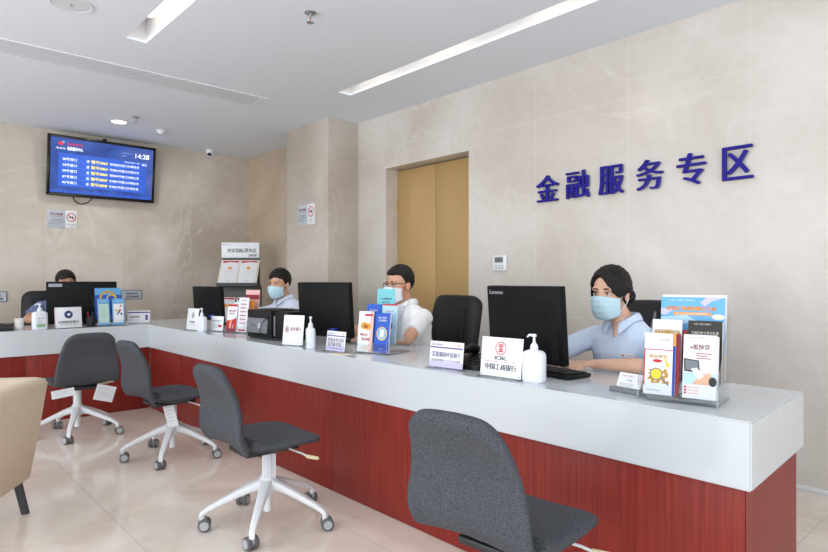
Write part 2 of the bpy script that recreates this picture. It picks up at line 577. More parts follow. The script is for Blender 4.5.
# slab and deep fascia in one piece: an L in plan
prism(b, [(X1, Y0), (X1B, Y1), (X0, Y1), (X0, -1.4), (-5.80, -1.4), (-5.80, Y0)], CT - 0.208, CT, 'solid_surface', 0.005)
o = b.build('worktop'); to_local(ctr, o)
edges = [-0.656, -1.70, -2.82, -3.95, -5.09, -5.822]
for x1, x0 in zip(edges[:-1], edges[1:]):
    b = MB(); b.box(x0 + 0.0015, x1 - 0.0015, Y0 + 0.022, Y0 + 0.045, 0.003, CT - 0.2, 'red_wood', 0.001)
    to_local(ctr, b.build('wood_panel'))
for y1, y0 in ((1.942, 0.95), (0.95, -0.2), (-0.2, -1.38)):
    b = MB(); b.box(-5.845, -5.822, y0 + 0.0015, y1 - 0.0015, 0.003, CT - 0.2, 'red_wood', 0.001)
    to_local(ctr, b.build('wood_panel'))
b = MB(); prism(b, [(-0.655, Y0 + 0.022), (-0.697, Y1 - 0.012), (-0.72, Y1 - 0.012), (-0.678, Y0 + 0.0465)], 0.003, CT - 0.2, 'red_wood', 0.001)
to_local(ctr, b.build('end_panel'))
# ------------------------------------------------------------------ visitor chairs
def sup(n, hw, th, k=28, ex=0.42):
    out = []
    for j in range(k):
        a = 2 * PI * j / k
        c, s = math.cos(a), math.sin(a)
        out.append((hw * (abs(c) ** ex) * (1 if c >= 0 else -1), th / 2 * (abs(s) ** 0.8) * (1 if s >= 0 else -1)))
    return out

def shell(profile, th, wrap, mat):
    """profile: (y, z, half width, thickness factor) along a side curve; cross-section perpendicular to it"""
    rings = []
    n = len(profile)
    for i, (y, z, hw, tf) in enumerate(profile):
        a = profile[max(i - 1, 0)]; c = profile[min(i + 1, n - 1)]
        dy, dz = c[0] - a[0], c[1] - a[1]
        l = math.hypot(dy, dz); ny, nz = dz / l, -dy / l     # normal to the path
        ring = []
        for x, h in sup(i, hw, th * tf):
            w = wrap * (x / 0.25) ** 2
            ring.append((x, y + ny * (h + w), z + nz * (h + w)))
        rings.append(ring)
    b = MB(); b.loft(rings, mat)
    return b

def smooth_path(pts, n):
    """Catmull-Rom through 3-tuples"""
    out = []
    P = [pts[0]] + pts + [pts[-1]]
    for i in range(len(pts) - 1):
        p0, p1, p2, p3 = P[i], P[i + 1], P[i + 2], P[i + 3]
        for k in range(n):
            t = k / n
            out.append(tuple(0.5 * (2 * b_ + (c_ - a_) * t + (2 * a_ - 5 * b_ + 4 * c_ - d_) * t * t + (3 * b_ - a_ - 3 * c_ + d_) * t ** 3) for a_, b_, c_, d_ in zip(p0, p1, p2, p3)))
    out.append(tuple(pts[-1]))
    return out

def round_end(path, r, at_start):
    """narrow the strip near an end so its corners are rounded; thin it so the rim is soft"""
    L = [0]
    for a, c in zip(path[:-1], path[1:]): L.append(L[-1] + math.hypot(c[0] - a[0], c[1] - a[1]))
    out = []
    for (y, z, hw), s in zip(path, L):
        d = s if at_start else L[-1] - s
        w, tf = hw, 1.0
        if d < r: w = hw - r + math.sqrt(max(0, r * r - (r - d) ** 2))
        if d < 0.03: tf = max(0.12, math.sqrt(max(0, 1 - (1 - d / 0.03) ** 2)))
        out.append((y, z, w, tf))
    return out

SEAT = [(0.212, 0.390, 0.185), (0.204, 0.396, 0.19), (0.187, 0.404, 0.198), (0.16, 0.411, 0.212), (0.09, 0.416, 0.226), (0.0, 0.414, 0.232), (-0.09, 0.413, 0.232), (-0.15, 0.422, 0.231), (-0.187, 0.445, 0.229)]
BACK = [(-0.187, 0.445, 0.229), (-0.209, 0.48, 0.226), (-0.217, 0.53, 0.221), (-0.218, 0.58, 0.212), (-0.228, 0.64, 0.201), (-0.250, 0.70, 0.188), (-0.279, 0.755, 0.175), (-0.299, 0.79, 0.167), (-0.306, 0.806, 0.164)]

def make_visitor_chair(name, label, loc, rotz, base_rot):
    t = thing(name, label, 'chair', loc, rotz, 'grey felt swivel chairs in front of the counter')
    shell(round_end(smooth_path(SEAT, 4), 0.085, True), 0.05, 0.022, 'charcoal_felt').build('seat', t, 60)
    shell(round_end(smooth_path(BACK, 5), 0.075, False), 0.054, -0.042, 'charcoal_felt').build('backrest', t, 60)
    b = MB()
    b.lathe([(0.05, 0.355), (0.13, 0.383), (0.16, 0.398)], 'dark_plastic', 20)
    b.box(-0.10, 0.10, -0.16, 0.12, 0.365, 0.391, 'dark_plastic', 0.008)
    b.build('tilt_mechanism', t)
    b = MB(); b.cyl((0, 0, 0.19), (0, 0, 0.37), 0.029, 'white_metal', seg=20); b.cyl((0, 0, 0.06), (0, 0, 0.2), 0.021, 'white_metal', seg=16)
    b.build('gas_column', t)
    b = MB(); b.tube([(0.08, 0.06, 0.375), (0.19, 0.085, 0.365), (0.235, 0.09, 0.358)], 0.005, 'white_metal', 8)
    b.cyl((0.225, 0.089, 0.359), (0.30, 0.10, 0.364), 0.009, 'lever_beige', 0.008, 10)
    lv = b.build('height_lever', t)
    hub = MB(); hub.lathe([(0.02, 0.15), (0.045, 0.155), (0.048, 0.20), (0.036, 0.232), (0.031, 0.236)], 'white_metal', 24)
    hub.build('base_hub', t)
    # one leg and its caster as shared mesh data, then five of each
    b = MB()
    rings = []
    for s, zc, hw, hh in ((0.028, 0.196, 0.032, 0.028), (0.09, 0.180, 0.025, 0.022), (0.16, 0.153, 0.021, 0.018), (0.235, 0.122, 0.018, 0.015), (0.285, 0.099, 0.016, 0.013), (0.303, 0.086, 0.015, 0.013), (0.318, 0.076, 0.013, 0.014), (0.322, 0.06, 0.012, 0.006)):
        rings.append([(s, hw * math.copysign(abs(math.cos(a)) ** 0.5, math.cos(a)), zc + hh * math.copysign(abs(math.sin(a)) ** 0.6, math.sin(a))) for a in [2 * PI * j / 16 for j in range(16)]])
    b.loft(rings, 'white_metal')
    b.cyl((0.308, 0, 0.045), (0.308, 0, 0.09), 0.012, 'white_metal', seg=12)
    leg = b.build('leg', t, 50)
    b = MB()
    for sy in (-1, 1):
        M = Matrix.Translation((0.012, sy * 0.0165, 0.03)) @ Matrix.Rotation(PI / 2, 4, 'X')
        b.lathe([(0.026, -0.0125), (0.030, -0.009), (0.030, 0.009), (0.026, 0.0125)], 'tyre', 22, M)
        b.lathe([(0.019, -0.0145), (0.021, -0.0125), (0.021, 0.0125), (0.019, 0.0145)], 'caster_grey', 18, M)
    b.box(-0.012, 0.02, -0.006, 0.006, 0.028, 0.062, 'caster_grey', 0.003)
    cas = b.build('caster', leg)
    cas.location = (0.308, 0, 0); cas.rotation_euler.z = R(35)
    leg.rotation_euler.z = base_rot
    for k in range(1, 5):
        l2 = leg.copy(); COL.objects.link(l2); l2.parent = t; l2.rotation_euler.z = base_rot + k * 2 * PI / 5
        c2 = cas.copy(); COL.objects.link(c2); c2.parent = l2; c2.rotation_euler.z = R(35 + 47 * k)
    return t

def paper_tag(t, M, w, h, name='paper_tag'):
    b = MB(); b.T = M
    b.box(-w / 2, w / 2, -0.0006, 0.0006, -h, 0, 'paper')
    for i in range(5):
        b.q(-w * 0.38, w * (0.38 if i % 2 else 0.2), -h * (0.2 + 0.14 * i), -h * (0.175 + 0.14 * i), -0.0012, 'paper_grey')
    o = b.build(name, t)
    o['label'] = 'white printed care tag'
    return o
def RZ(a): return Matrix.Rotation(a, 4, 'Z')
def TL(*p): return Matrix.Translation(p)

c3 = make_visitor_chair('swivel_chair', 'charcoal felt swivel chair standing alone mid floor, white label wrapped on its column', (-2.675, 1.455, 0), R(-1), R(32))
b = MB(); b.box(-0.03, 0.03, -0.0315, -0.0305, 0.22, 0.345, 'paper', M=RZ(R(80)))
b.box(-0.005, 0.03, -0.033, -0.0315, 0.24, 0.345, 'paper_grey', M=RZ(R(40)))
b.build('paper_tag', c3)
def place(label, loc, rotz, leg_rot, lift=0.0):
    c = copy_tree(c3)
    c.location = loc; c.rotation_euler.z = rotz; c['label'] = label
    for ch in list(c.children):
        if ch.name.startswith('paper_tag'): bpy.data.objects.remove(ch)
    k = 0
    for ch in c.children:
        if ch.name.split('.')[0] in ('seat', 'backrest', 'tilt_mechanism', 'height_lever'): ch.location.z += lift
        if ch.name.split('.')[0] == 'leg': ch.rotation_euler.z = leg_rot + k * 2 * PI / 5; k += 1
    return c
c4 = place('closest charcoal felt swivel chair, in front of the sign with red bank logo', (-1.19, 1.51, 0), R(4), R(20), 0.02)
c2 = place('charcoal felt swivel chair in the corner of the counter, tag hanging on its column', (-4.125, 1.525, 0), R(4), R(35))
c1 = place('charcoal felt swivel chair seen from behind, two white tags hanging under its seat', (-5.2, 1.19, 0), R(94), R(-45))
paper_tag(c2, TL(0.03, -0.05, 0.375) @ RZ(R(50)) @ Matrix.Rotation(R(-14), 4, 'Y'), 0.07, 0.17)
paper_tag(c1, TL(0.15, -0.20, 0.385) @ RZ(R(5)) @ Matrix.Rotation(R(18), 4, 'Y'), 0.15, 0.12)
paper_tag(c1, TL(-0.16, -0.20, 0.395) @ RZ(R(-5)) @ Matrix.Rotation(R(-6), 4, 'Y'), 0.15, 0.06)

# ------------------------------------------------------------------ armchair at the left edge
ac = thing('armchair', 'beige fabric armchair with dark slanted leg at the edge of the floor', 'armchair', (-3.51, 0.265, 0), R(-33))
def rrect(hx, hy, r, n=6):
    pts = []
    for cx, cy, a0 in ((hx - r, hy - r, 0), (-hx + r, hy - r, 90), (-hx + r, -hy + r, 180), (hx - r, -hy + r, 270)):
        for i in range(n + 1):
            a = R(a0 + 90 * i / n); pts.append((cx + r * math.cos(a), cy + r * math.sin(a)))
    return pts
b = MB()
# local frame: +y is the chair's back; right side panel (x = +) faces the room
def tubring(sc, z, inset, r):
    return [(x, y, z) for x, y in rrect(0.36 * sc - inset, 0.30 * sc - inset, r)]
rings = [tubring(0.80, 0.175, 0.02, 0.05), tubring(0.81, 0.19, 0, 0.055), tubring(0.90, 0.40, 0, 0.055), tubring(1.0, 0.66, 0, 0.06), tubring(1.0, 0.682, 0.008, 0.06), tubring(1.0, 0.690, 0.03, 0.055),
         tubring(1.0, 0.688, 0.075, 0.05), tubring(1.0, 0.672, 0.095, 0.05), tubring(0.97, 0.46, 0.10, 0.05)]
b.loft(rings, 'beige_cloth')
b.build('upholstered_shell', ac, 50)
b = MB(); b.box(-0.24, 0.24, -0.20, 0.185, 0.40, 0.50, 'beige_cloth', 0.03, 3); b.build('seat_cushion', ac, 50)
for sx in (-1, 1):
    for sy in (-1, 1):
        b = MB(); b.cyl((sx * 0.235, sy * 0.185, 0.19), (sx * 0.262, sy * 0.215, 0.0), 0.021, 'rack_dark', 0.019); b.build('leg', ac)

# ------------------------------------------------------------------ people
def blob(b, name, parent, voxel, it=4):
    o = b.build(name, parent)
    apply_mods(o, [('REMESH', dict(mode='VOXEL', voxel_size=voxel)), ('SMOOTH', dict(factor=0.5, iterations=it))])
    o.data.materials.clear()
    o.data.materials.append(MATS[b.mats[0]])
    return o

def hand(b, wrist, d, up, side, sk, curl=0.25):
    """palm, four unequal bent fingers and a thumb; d = pointing direction, side = towards the thumb"""
    d = Vector(d).normalized(); up = Vector(up); up = (up - d * up.dot(d)).normalized()
    s = d.cross(up).normalized()
    if s.dot(Vector(side)) < 0: s = -s
    w = Vector(wrist)
    for k in (-0.024, -0.008, 0.008, 0.024):
        b.cap(w + d * 0.012 + s * k * 0.75, 0.014, w + d * 0.078 + s * k, 0.012, sk, 10)
    for k, l in ((0.030, 0.068), (0.010, 0.078), (-0.010, 0.072), (-0.029, 0.056)):
        p = w + d * 0.080 + s * k
        dirs = [d * math.cos(curl * q) - up * math.sin(curl * q) for q in (0.3, 1.0, 1.8)]
        r = [0.0098, 0.0092, 0.0085, 0.0075]
        for i, fr in enumerate((0.45, 0.32, 0.23)):
            q = p + dirs[i] * l * fr
            b.cap(p, r[i], q, r[i + 1], sk, 10); p = q
    p = w + d * 0.022 + s * 0.024
    for q, r0, r1 in ((d * 0.028 + s * 0.028 - up * 0.006, 0.0135, 0.011), (d * 0.030 + s * 0.010 - up * 0.006, 0.011, 0.009)):
        b.cap(p, r0, p + q, r1, sk, 10); p = p + q

def person(label, loc, rotz, sk, shirt, yaw=0, pitch=0, hair='short', mask='blue', glasses=False, sc=1.0,
           lel=(0.29, -0.30, 0.84), lwr=(0.10, -0.36, 0.822), rel=(-0.29, -0.30, 0.84), rwr=(-0.10, -0.38, 0.822), badge=False, head_at=(0, -0.13, 1.155), dz=0.0):
    t = thing('person', label, 'person', loc, rotz)
    sh = 0.168 * sc
    torso = [(0.50, 0.165, 0.120, 0.0), (0.55, 0.168, 0.125, 0.0), (0.65, 0.160, 0.118, -0.005), (0.78, 0.168, 0.122, -0.02), (0.88, 0.182, 0.118, -0.035), (0.945, 0.182, 0.102, -0.045), (0.99, 0.150, 0.085, -0.05), (1.02, 0.105, 0.072, -0.058), (1.045, 0.068, 0.06, -0.066)]
    torso = [(z - dz * min(1, max(0, (z - 0.5) / 0.38)), rx, ry, y) for z, rx, ry, y in torso]
    def tor(b, m, k, grow, zs=0):
        b.loft([[((rx * sc * k + grow) * math.cos(2 * PI * j / 32), y + (ry * k + grow) * math.sin(2 * PI * j / 32), z + zs) for j in range(32)] for z, rx, ry, y in torso], m)
    HM = TL(*head_at) @ Euler((pitch, 0, yaw)).to_matrix().to_4x4()
    # body: one continuous surface
    b = MB(); m = sk
    tor(b, m, 0.92, 0)
    b.cap((0, -0.062, 1.01 - dz), 0.056, HM @ Vector((0, 0.012, -0.06)), 0.055, m)
    b.cap((0, -0.108, 1.035 - dz), 0.040, (0, -0.155, 0.960 - dz), 0.006, m)
    hb = MB()
    b.ell((0, 0.012, 0.035), (0.076, 0.096, 0.084), m, M=HM)
    b.ell((0, -0.030, -0.035), (0.063, 0.066, 0.086), m, M=HM)
    b.ell((0, -0.052, -0.092), (0.034, 0.032, 0.026), m, M=HM)
    b.cap((-0.04, -0.074, 0.026), 0.012, (0.04, -0.074, 0.026), 0.012, m, M=HM)
    b.cap((0, -0.088, 0.012), 0.009, (0, -0.108, -0.03), 0.013, m, M=HM)
    for s in (-1, 1):
        b.ell((s * 0.011, -0.098, -0.033), (0.010, 0.010, 0.008), m, M=HM)
        b.ell((s * 0.040, -0.060, -0.025), (0.020, 0.020, 0.026), m, M=HM)
        E = HM @ TL(s * 0.077, 0.012, -0.012) @ Matrix.Rotation(s * R(18), 4, 'Z')
        b.ell((0, 0, 0), (0.009, 0.020, 0.034), m, M=E)
        b.ell((s * 0.006, 0.006, 0.004), (0.006, 0.016, 0.028), m, M=E)
    b.ell((0, -0.089, -0.070), (0.026, 0.014, 0.012), m, M=HM)
    for el, wr, s in ((lel, lwr, 1), (rel, rwr, -1)):
        S0 = Vector((s * sh, -0.045, 0.944 - dz)); el = Vector(el); wr = Vector(wr)
        b.cap(S0, 0.05 * sc, el, 0.037 * sc, m)
        b.cap(el, 0.039 * sc, el.lerp(wr, 0.35), 0.037 * sc, m)
        b.cap(el.lerp(wr, 0.35), 0.037 * sc, wr, 0.024 * sc, m)
        d = (wr - el).normalized()
        hand(b, wr, d, (0, 0, 1), (-s * 0.3, 0, 0.1) if abs(d.x) < 0.5 else (0, -1, 0), m)
    for s in (-1, 1):
        b.cap((s * 0.09, 0.0, 0.535), 0.075, (s * 0.11, -0.38, 0.495), 0.052, m)
        b.cap((s * 0.11, -0.38, 0.495), 0.05, (s * 0.11, -0.36, 0.13), 0.036, m)
        b.cap((s * 0.11, -0.35, 0.06), 0.038, (s * 0.11, -0.48, 0.04), 0.032, m)
    body = blob(b, 'body', t, 0.0042, 5)
    # shirt
    b = MB(); tor(b, shirt, 1.0, 0.008)
    for el, s in ((lel, 1), (rel, -1)):
        S0 = Vector((s * sh, -0.045, 0.944 - dz)); el = Vector(el); e2 = S0.lerp(el, 0.72)
        b.cap(Vector((s * sh * 0.55, -0.05, 0.938 - dz)), 0.060, S0, 0.057 * sc, shirt)
        b.tube([S0, S0.lerp(el, 0.3), S0.lerp(el, 0.55), e2], [0.056 * sc, 0.058 * sc, 0.060 * sc, 0.063 * sc], shirt, 20)
    so = blob(b, 'shirt', t, 0.006, 4)
    nrm = [v.normal.copy() for v in so.data.vertices]
    for v, vn in zip(so.data.vertices, nrm):            # soft folds in the cloth
        n1 = noise.noise(v.co * 9.0 + Vector(loc)) + 0.6 * noise.noise(v.co * Vector((22, 22, 12)) + Vector(loc))
        v.co += vn * (0.009 * n1)
    # collar: stand and two pointed flaps
    b = MB(); N = 40; rows = []
    for row in range(4):
        r_ = []
        for j in range(N + 1):
            a = R(-90 + 17 + (360 - 34) * j / N)
            fr = max(0.0, -math.sin(a)) ** 2
            if row == 0: rad, z = 0.064, 1.02 - 0.028 * fr
            elif row == 1: rad, z = 0.067, 1.073 - 0.048 * fr
            elif row == 2: rad, z = 0.071, 1.072 - 0.048 * fr
            else: rad, z = 0.088 + 0.018 * fr, 1.035 - 0.075 * fr ** 2 - 0.012 * fr
            r_.append((rad * math.cos(a), -0.064 + rad * math.sin(a) * (1 + 0.12 * fr) - 0.02 * fr, z - dz))
        rows.append(r_)
    b.loft(rows, shirt, cap=False, closed=False)
    co = b.build('collar', so, 80)
    apply_mods(co, [('SOLIDIFY', dict(thickness=0.003)), ('SUBSURF', dict(levels=1))])
    for i in range(4):
        z = 0.945 - dz - i * 0.08
        y0_, y1_, rr = [(p_[3], q_[3], (p_[2], q_[2])) for p_, q_ in zip(torso, torso[1:]) if p_[0] <= z <= q_[0]][0]
        yy = (y0_ + y1_) / 2 - (rr[0] + rr[1]) / 2 - 0.009
        b = MB(); b.ell((0.0, yy, z), (0.0055, 0.004, 0.0055), shirt, 10, 8); b.build('button', so)
    if badge:
        b = MB(TL(0.078, -0.170, 0.845) @ RZ(R(14))); b.box(-0.033, 0.033, -0.003, 0.002, -0.010, 0.010, 'paper', 0.001)
        b.t('工号 03', 0.006, 0, 0.04, 0.008, -0.0036, 'ink_grey'); b.disc(-0.024, 0, 0.005, 0.005, -0.0036, 'ink_red', 12)
        b.build('name_badge', so)
    # trousers
    b = MB()
    for s in (-1, 1):
        b.cap((s * 0.09, 0.005, 0.535), 0.088, (s * 0.11, -0.38, 0.495), 0.06, 'trousers')
        b.tube([(s * 0.11, -0.385, 0.51), (s * 0.11, -0.38, 0.43), (s * 0.11, -0.36, 0.10)], [0.066, 0.064, 0.055], 'trousers', 16)
    b.ell((0, 0.0, 0.54), (0.17, 0.125, 0.085), 'trousers')
    blob(b, 'trousers', t, 0.009, 3)
    for s in (-1, 1):
        b = MB(); b.cap((s * 0.11, -0.345, 0.045), 0.045, (s * 0.11, -0.50, 0.036), 0.036, 'black_plastic'); b.build('shoe', t)
    # eyes and brows
    for s in (-1, 1):
        e = MB(HM); e.ell((s * 0.031, -0.0765, 0.003), (0.0145, 0.010, 0.0065), 'eye_white', 16, 10)
        e.ell((s * 0.031, -0.0835, 0.003), (0.0058, 0.0034, 0.0058), 'iris', 12, 8)
        e.tube([(s * 0.016, -0.0855, 0.003), (s * 0.024, -0.0885, 0.0095), (s * 0.034, -0.0880, 0.0105), (s * 0.047, -0.078, 0.006)], [0.0008, 0.0018, 0.002, 0.001], 'lash', 6)
        e.build('eye', t)
        e = MB(HM); e.tube([(s * 0.014, -0.0880, 0.025), (s * 0.026, -0.0885, 0.0275), (s * 0.040, -0.083, 0.0265), (s * 0.052, -0.070, 0.0195)], [0.0022, 0.0032, 0.003, 0.001], 'hair', 8)
        e.build('eyebrow', t)
    # hair: a cap whose surface dives under the skin outside the hairline
    vs = []; fs = []; U, V = 120, 80
    def hairline(p):
        x, y, z = p           # signed: > 0 where hair grows
        yb = y - 0.012
        if hair == 'woman':
            front = 0.088 - 17 * (x + 0.016) ** 2
            lim = front if yb < -0.05 else (front + (-0.022 - front) * min(1, (yb + 0.05) / 0.035) if yb < 0.02 else -0.03 - yb * 0.5)
        else:
            front = (0.074 if hair == 'crop' else 0.060) + 0.006 * noise.noise(Vector((x * 90, 3.1, 0))) + (0 if hair == 'crop' else 0.012 * math.sin(x * 42 + 0.8))
            lim = front if yb < -0.055 else (front - (yb + 0.055) / 0.045 * 0.075 if yb < -0.01 else (-0.012 if yb < 0.012 else -0.012 - (yb - 0.012) * 0.75))
        return z - lim
    for i in range(V + 1):
        a = -PI / 2 + PI * i / V
        for j in range(U):
            th = 2 * PI * j / U
            dx, dy, dz = math.cos(a) * math.cos(th), math.cos(a) * math.sin(th), math.sin(a)
            pin = Vector((0.070 * dx, 0.012 + 0.088 * dy, 0.03 + 0.078 * dz))
            gr = 0.015 if hair == 'woman' else (0.008 if hair == 'crop' else 0.011)
            top = max(0, dz)
            g = gr + (0.013 if hair != 'woman' else 0.003) * top
            g += 0.004 * noise.noise(Vector((dx * 9, dy * 9 + 3, dz * 4))) + 0.0022 * noise.noise(Vector((dx * 26, dy * 26, dz * 8)))
            pout = Vector(((0.0765 + g) * dx, 0.012 + (0.096 + g) * dy, 0.033 + (0.086 + g) * dz))
            h = hairline(pout)
            k = min(1, max(0, h / 0.012 + 0.3)); k = k * k * (3 - 2 * k)
            vs.append(pin.lerp(pout, k))
    for i in range(V):
        for j in range(U):
            k = (j + 1) % U
            fs.append((i * U + j, i * U + k, (i + 1) * U + k, (i + 1) * U + j))
    b = MB(HM); b.add(vs, fs, 'hair')
    ho = b.build('hair', t, 180)
    if hair == 'woman':
        b = MB(HM)
        b.ell((0.02, 0.118, -0.028), (0.046, 0.036, 0.042), 'hair')
        b.ell((0.012, 0.10, -0.055), (0.034, 0.03, 0.03), 'hair')
        b.build('hair_bun', ho)
        b = MB(HM); b.ell((0.048, 0.105, 0.012), (0.014, 0.02, 0.018), 'hair_clip', 14, 10); b.build('hair_clip', ho)
        b = MB(HM)
        b.tube([(-0.066, -0.045, 0.04), (-0.079, -0.036, 0.01), (-0.081, -0.032, -0.04), (-0.074, -0.034, -0.08)], [0.008, 0.007, 0.005, 0.0008], 'hair', 8)
        b.build('loose_strand', ho)
    # mask
    mm = 'mask_blue' if mask == 'blue' else 'mask_white'
    if mask:
        rows = []; NV, NU = 22, 30
        for i in range(NV + 1):
            v = i / NV; r_ = []
            for j in range(NU + 1):
                ph = R(-74 + 148 * j / NU); c = math.cos(ph)
                zt = -0.018 + 0.012 * c ** 3 - 0.006 * (1 - c); zb = -0.122 * c - 0.088 * (1 - c)
                z = zt + (zb - zt) * v
                bul = (0.030 if mask == 'blue' else 0.034) * c * c * math.sin(PI * min(1, v * 0.92 + 0.08)) ** 0.7
                if mask == 'blue': bul += 0.0022 * abs(math.sin(PI * 4 * v)) * c
                else: bul += 0.008 * max(0, 1 - abs(j / NU - 0.5) * 6) * math.sin(PI * v)
                nose = 0.010 * c ** 6 * max(0, 1 - v * 2.2)
                bot = 0.014 * v * v
                r_.append(((0.0765 - 0.006 * v) * math.copysign(abs(math.sin(ph)) ** 0.85, ph), -0.008 - (0.086 + nose - bot) * c ** 0.78 - bul, z))
            rows.append(r_)
        b = MB(HM); b.loft(rows, mm, cap=False, closed=False)
        mo = b.build('face_mask', t, 80)
        apply_mods(mo, [('SOLIDIFY', dict(thickness=0.0025))])
        for s in (-1, 1):
            b = MB(HM); st = 'mask_white' if mask == 'blue' else 'strap_red'
            b.tube([(s * 0.070, -0.030, -0.024), (s * 0.080, -0.006, -0.004), (s * 0.088, 0.016, 0.014)], 0.0016, st, 6)
            b.tube([(s * 0.067, -0.030, -0.088), (s * 0.080, 0.0, -0.055), (s * 0.086, 0.020, -0.028)], 0.0016, st, 6)
            b.build('ear_loop', mo)
        if mask == 'white':
            b = MB(HM); b.tube([(0.042, -0.083, -0.03), (0.058, -0.064, -0.026)], 0.006, 'strap_red', 6); b.build('print_mark', mo)
    if glasses:
        b = MB(HM)
        for s in (-1, 1):
            pts = []
            for k in range(21):
                a = 2 * PI * k / 20
                cx, cz = math.cos(a), math.sin(a)
                x = 0.034 + 0.025 * math.copysign(abs(cx) ** 0.7, cx)
                pts.append((s * x, -0.103 + 0.6 * max(0, x - 0.03) ** 1.2, 0.001 + 0.017 * math.copysign(abs(cz) ** 0.7, cz)))
            b.tube(pts, 0.0016, 'glasses', 6)
            b.tube([(s * 0.059, -0.095, 0.012), (s * 0.076, -0.07, 0.012), (s * 0.083, 0.01, 0.010)], 0.002, 'glasses', 6)
        b.tube([(-0.009, -0.104, 0.006), (0, -0.107, 0.009), (0.009, -0.104, 0.006)], 0.0014, 'glasses', 6)
        b.build('glasses', t)
    return t

# staff behind the counter
woman = person('person in pale blue short-sleeved shirt and blue mask, dark hair tied back, forearms on counter', (-1.475, 2.80, 0), 0, 'skin_light', 'shirt_blue', yaw=R(0), pitch=R(5), hair='woman', sc=0.93, badge=True,
       lel=(0.26, -0.28, 0.822), lwr=(-0.005, -0.33, 0.812), rel=(-0.32, -0.27, 0.82), rwr=(-0.145, -0.37, 0.812), head_at=(-0.035, -0.13, 1.138), dz=0.032)
man3 = person('person in white short-sleeved shirt, glasses and white mask with red straps', (-3.085, 2.80, 0), R(-4), 'skin', 'shirt_white', yaw=R(2), pitch=R(4), hair='crop', mask='white', glasses=True,
       lel=(0.285, -0.27, 0.825), lwr=(0.06, -0.38, 0.815), head_at=(0, -0.12, 1.168))
man2 = person('person in pale shirt and blue mask with short black hair, behind the black printer', (-4.74, 2.82, 0), R(4), 'skin', 'shirt_pale', yaw=R(14), pitch=R(6), hair='short', mask='blue', head_at=(0, -0.13, 1.165))
man1 = person('person in grey blue shirt mostly hidden behind the monitor on the short counter', (-6.78, 1.40, 0), R(90), 'skin_tan', 'shirt_navy', yaw=0, pitch=R(3), hair='short', mask=None, rel=(-0.30, -0.14, 0.83), rwr=(-0.24, -0.38, 0.815), head_at=(0.03, -0.08, 1.162))

# ------------------------------------------------------------------ black leather staff chairs
def leather_chair(label, loc, rotz, src=None):
    t = thing('executive_chair', label, 'chair', loc, rotz, 'black leather chairs behind the counter')
    # local: sitter faces -y, so the backrest is at +y
    prof = [(0.20, 0.50, 0.225), (0.225, 0.60, 0.24), (0.235, 0.72, 0.25), (0.25, 0.84, 0.255), (0.275, 0.95, 0.252), (0.295, 1.03, 0.245), (0.305, 1.075, 0.235), (0.308, 1.09, 0.228)]
    pp = round_end(smooth_path(prof, 4), 0.07, False)
    shell(pp, 0.085, 0.035, 'leather').build('backrest', t, 60)
    for x in (-0.165, 0.165):
        b = MB(); b.tube([(x, 0.20, 0.56), (x, 0.197, 0.72), (x, 0.215, 0.88), (x, 0.245, 1.0)], 0.004, 'black_plastic', 6)
        b.build('stitching', t)
    b = MB(); b.box(-0.25, 0.25, -0.26, 0.21, 0.40, 0.455, 'leather', 0.024, 3); b.build('seat', t, 60)
    for s in (-1, 1):
        b = MB(); b.tube([(s * 0.27, 0.16, 0.45), (s * 0.295, 0.14, 0.60), (s * 0.295, 0.08, 0.665), (s * 0.295, -0.02, 0.665), (s * 0.29, -0.06, 0.62), (s * 0.27, -0.02, 0.44)], 0.017, 'black_plastic', 10)
        b.box(s * 0.295 - 0.028, s * 0.295 + 0.028, -0.05, 0.13, 0.665, 0.695, 'leather', 0.012)
        b.build('armrest', t)
    b = MB(); b.cyl((0, 0, 0.10), (0, 0, 0.41), 0.03, 'black_plastic'); b.build('gas_column', t)
    for k in range(5):
        a = R(90 + 72 * k); p = (0.30 * math.cos(a), 0.30 * math.sin(a))
        b = MB(); b.tube([(0, 0, 0.13), (p[0], p[1], 0.085)], [0.035, 0.02], 'black_plastic', 10)
        lg = b.build('leg', t)
        b = MB(); b.cyl((p[0], p[1] - 0.02, 0.03), (p[0], p[1] + 0.02, 0.03), 0.03, 'black_plastic'); b.cyl((p[0], p[1], 0.03), (p[0], p[1], 0.085), 0.01, 'black_plastic'); b.build('caster', lg)
    return t
lc = leather_chair('black leather chair behind the person with glasses', (-3.06, 2.88, 0), R(-3))
for lb, lo, rz in (('black leather chair behind the person in the pale blue shirt', (-1.50, 2.88, 0), R(3)), ('black leather chair behind the person at the printer, nearly hidden', (-4.72, 2.92, 0), R(4)), ('black leather chair against the far marble wall on the short counter side', (-6.86, 1.36, 0), R(86))):
    c = copy_tree(lc); c.location = lo; c.rotation_euler.z = rz; c['label'] = lb

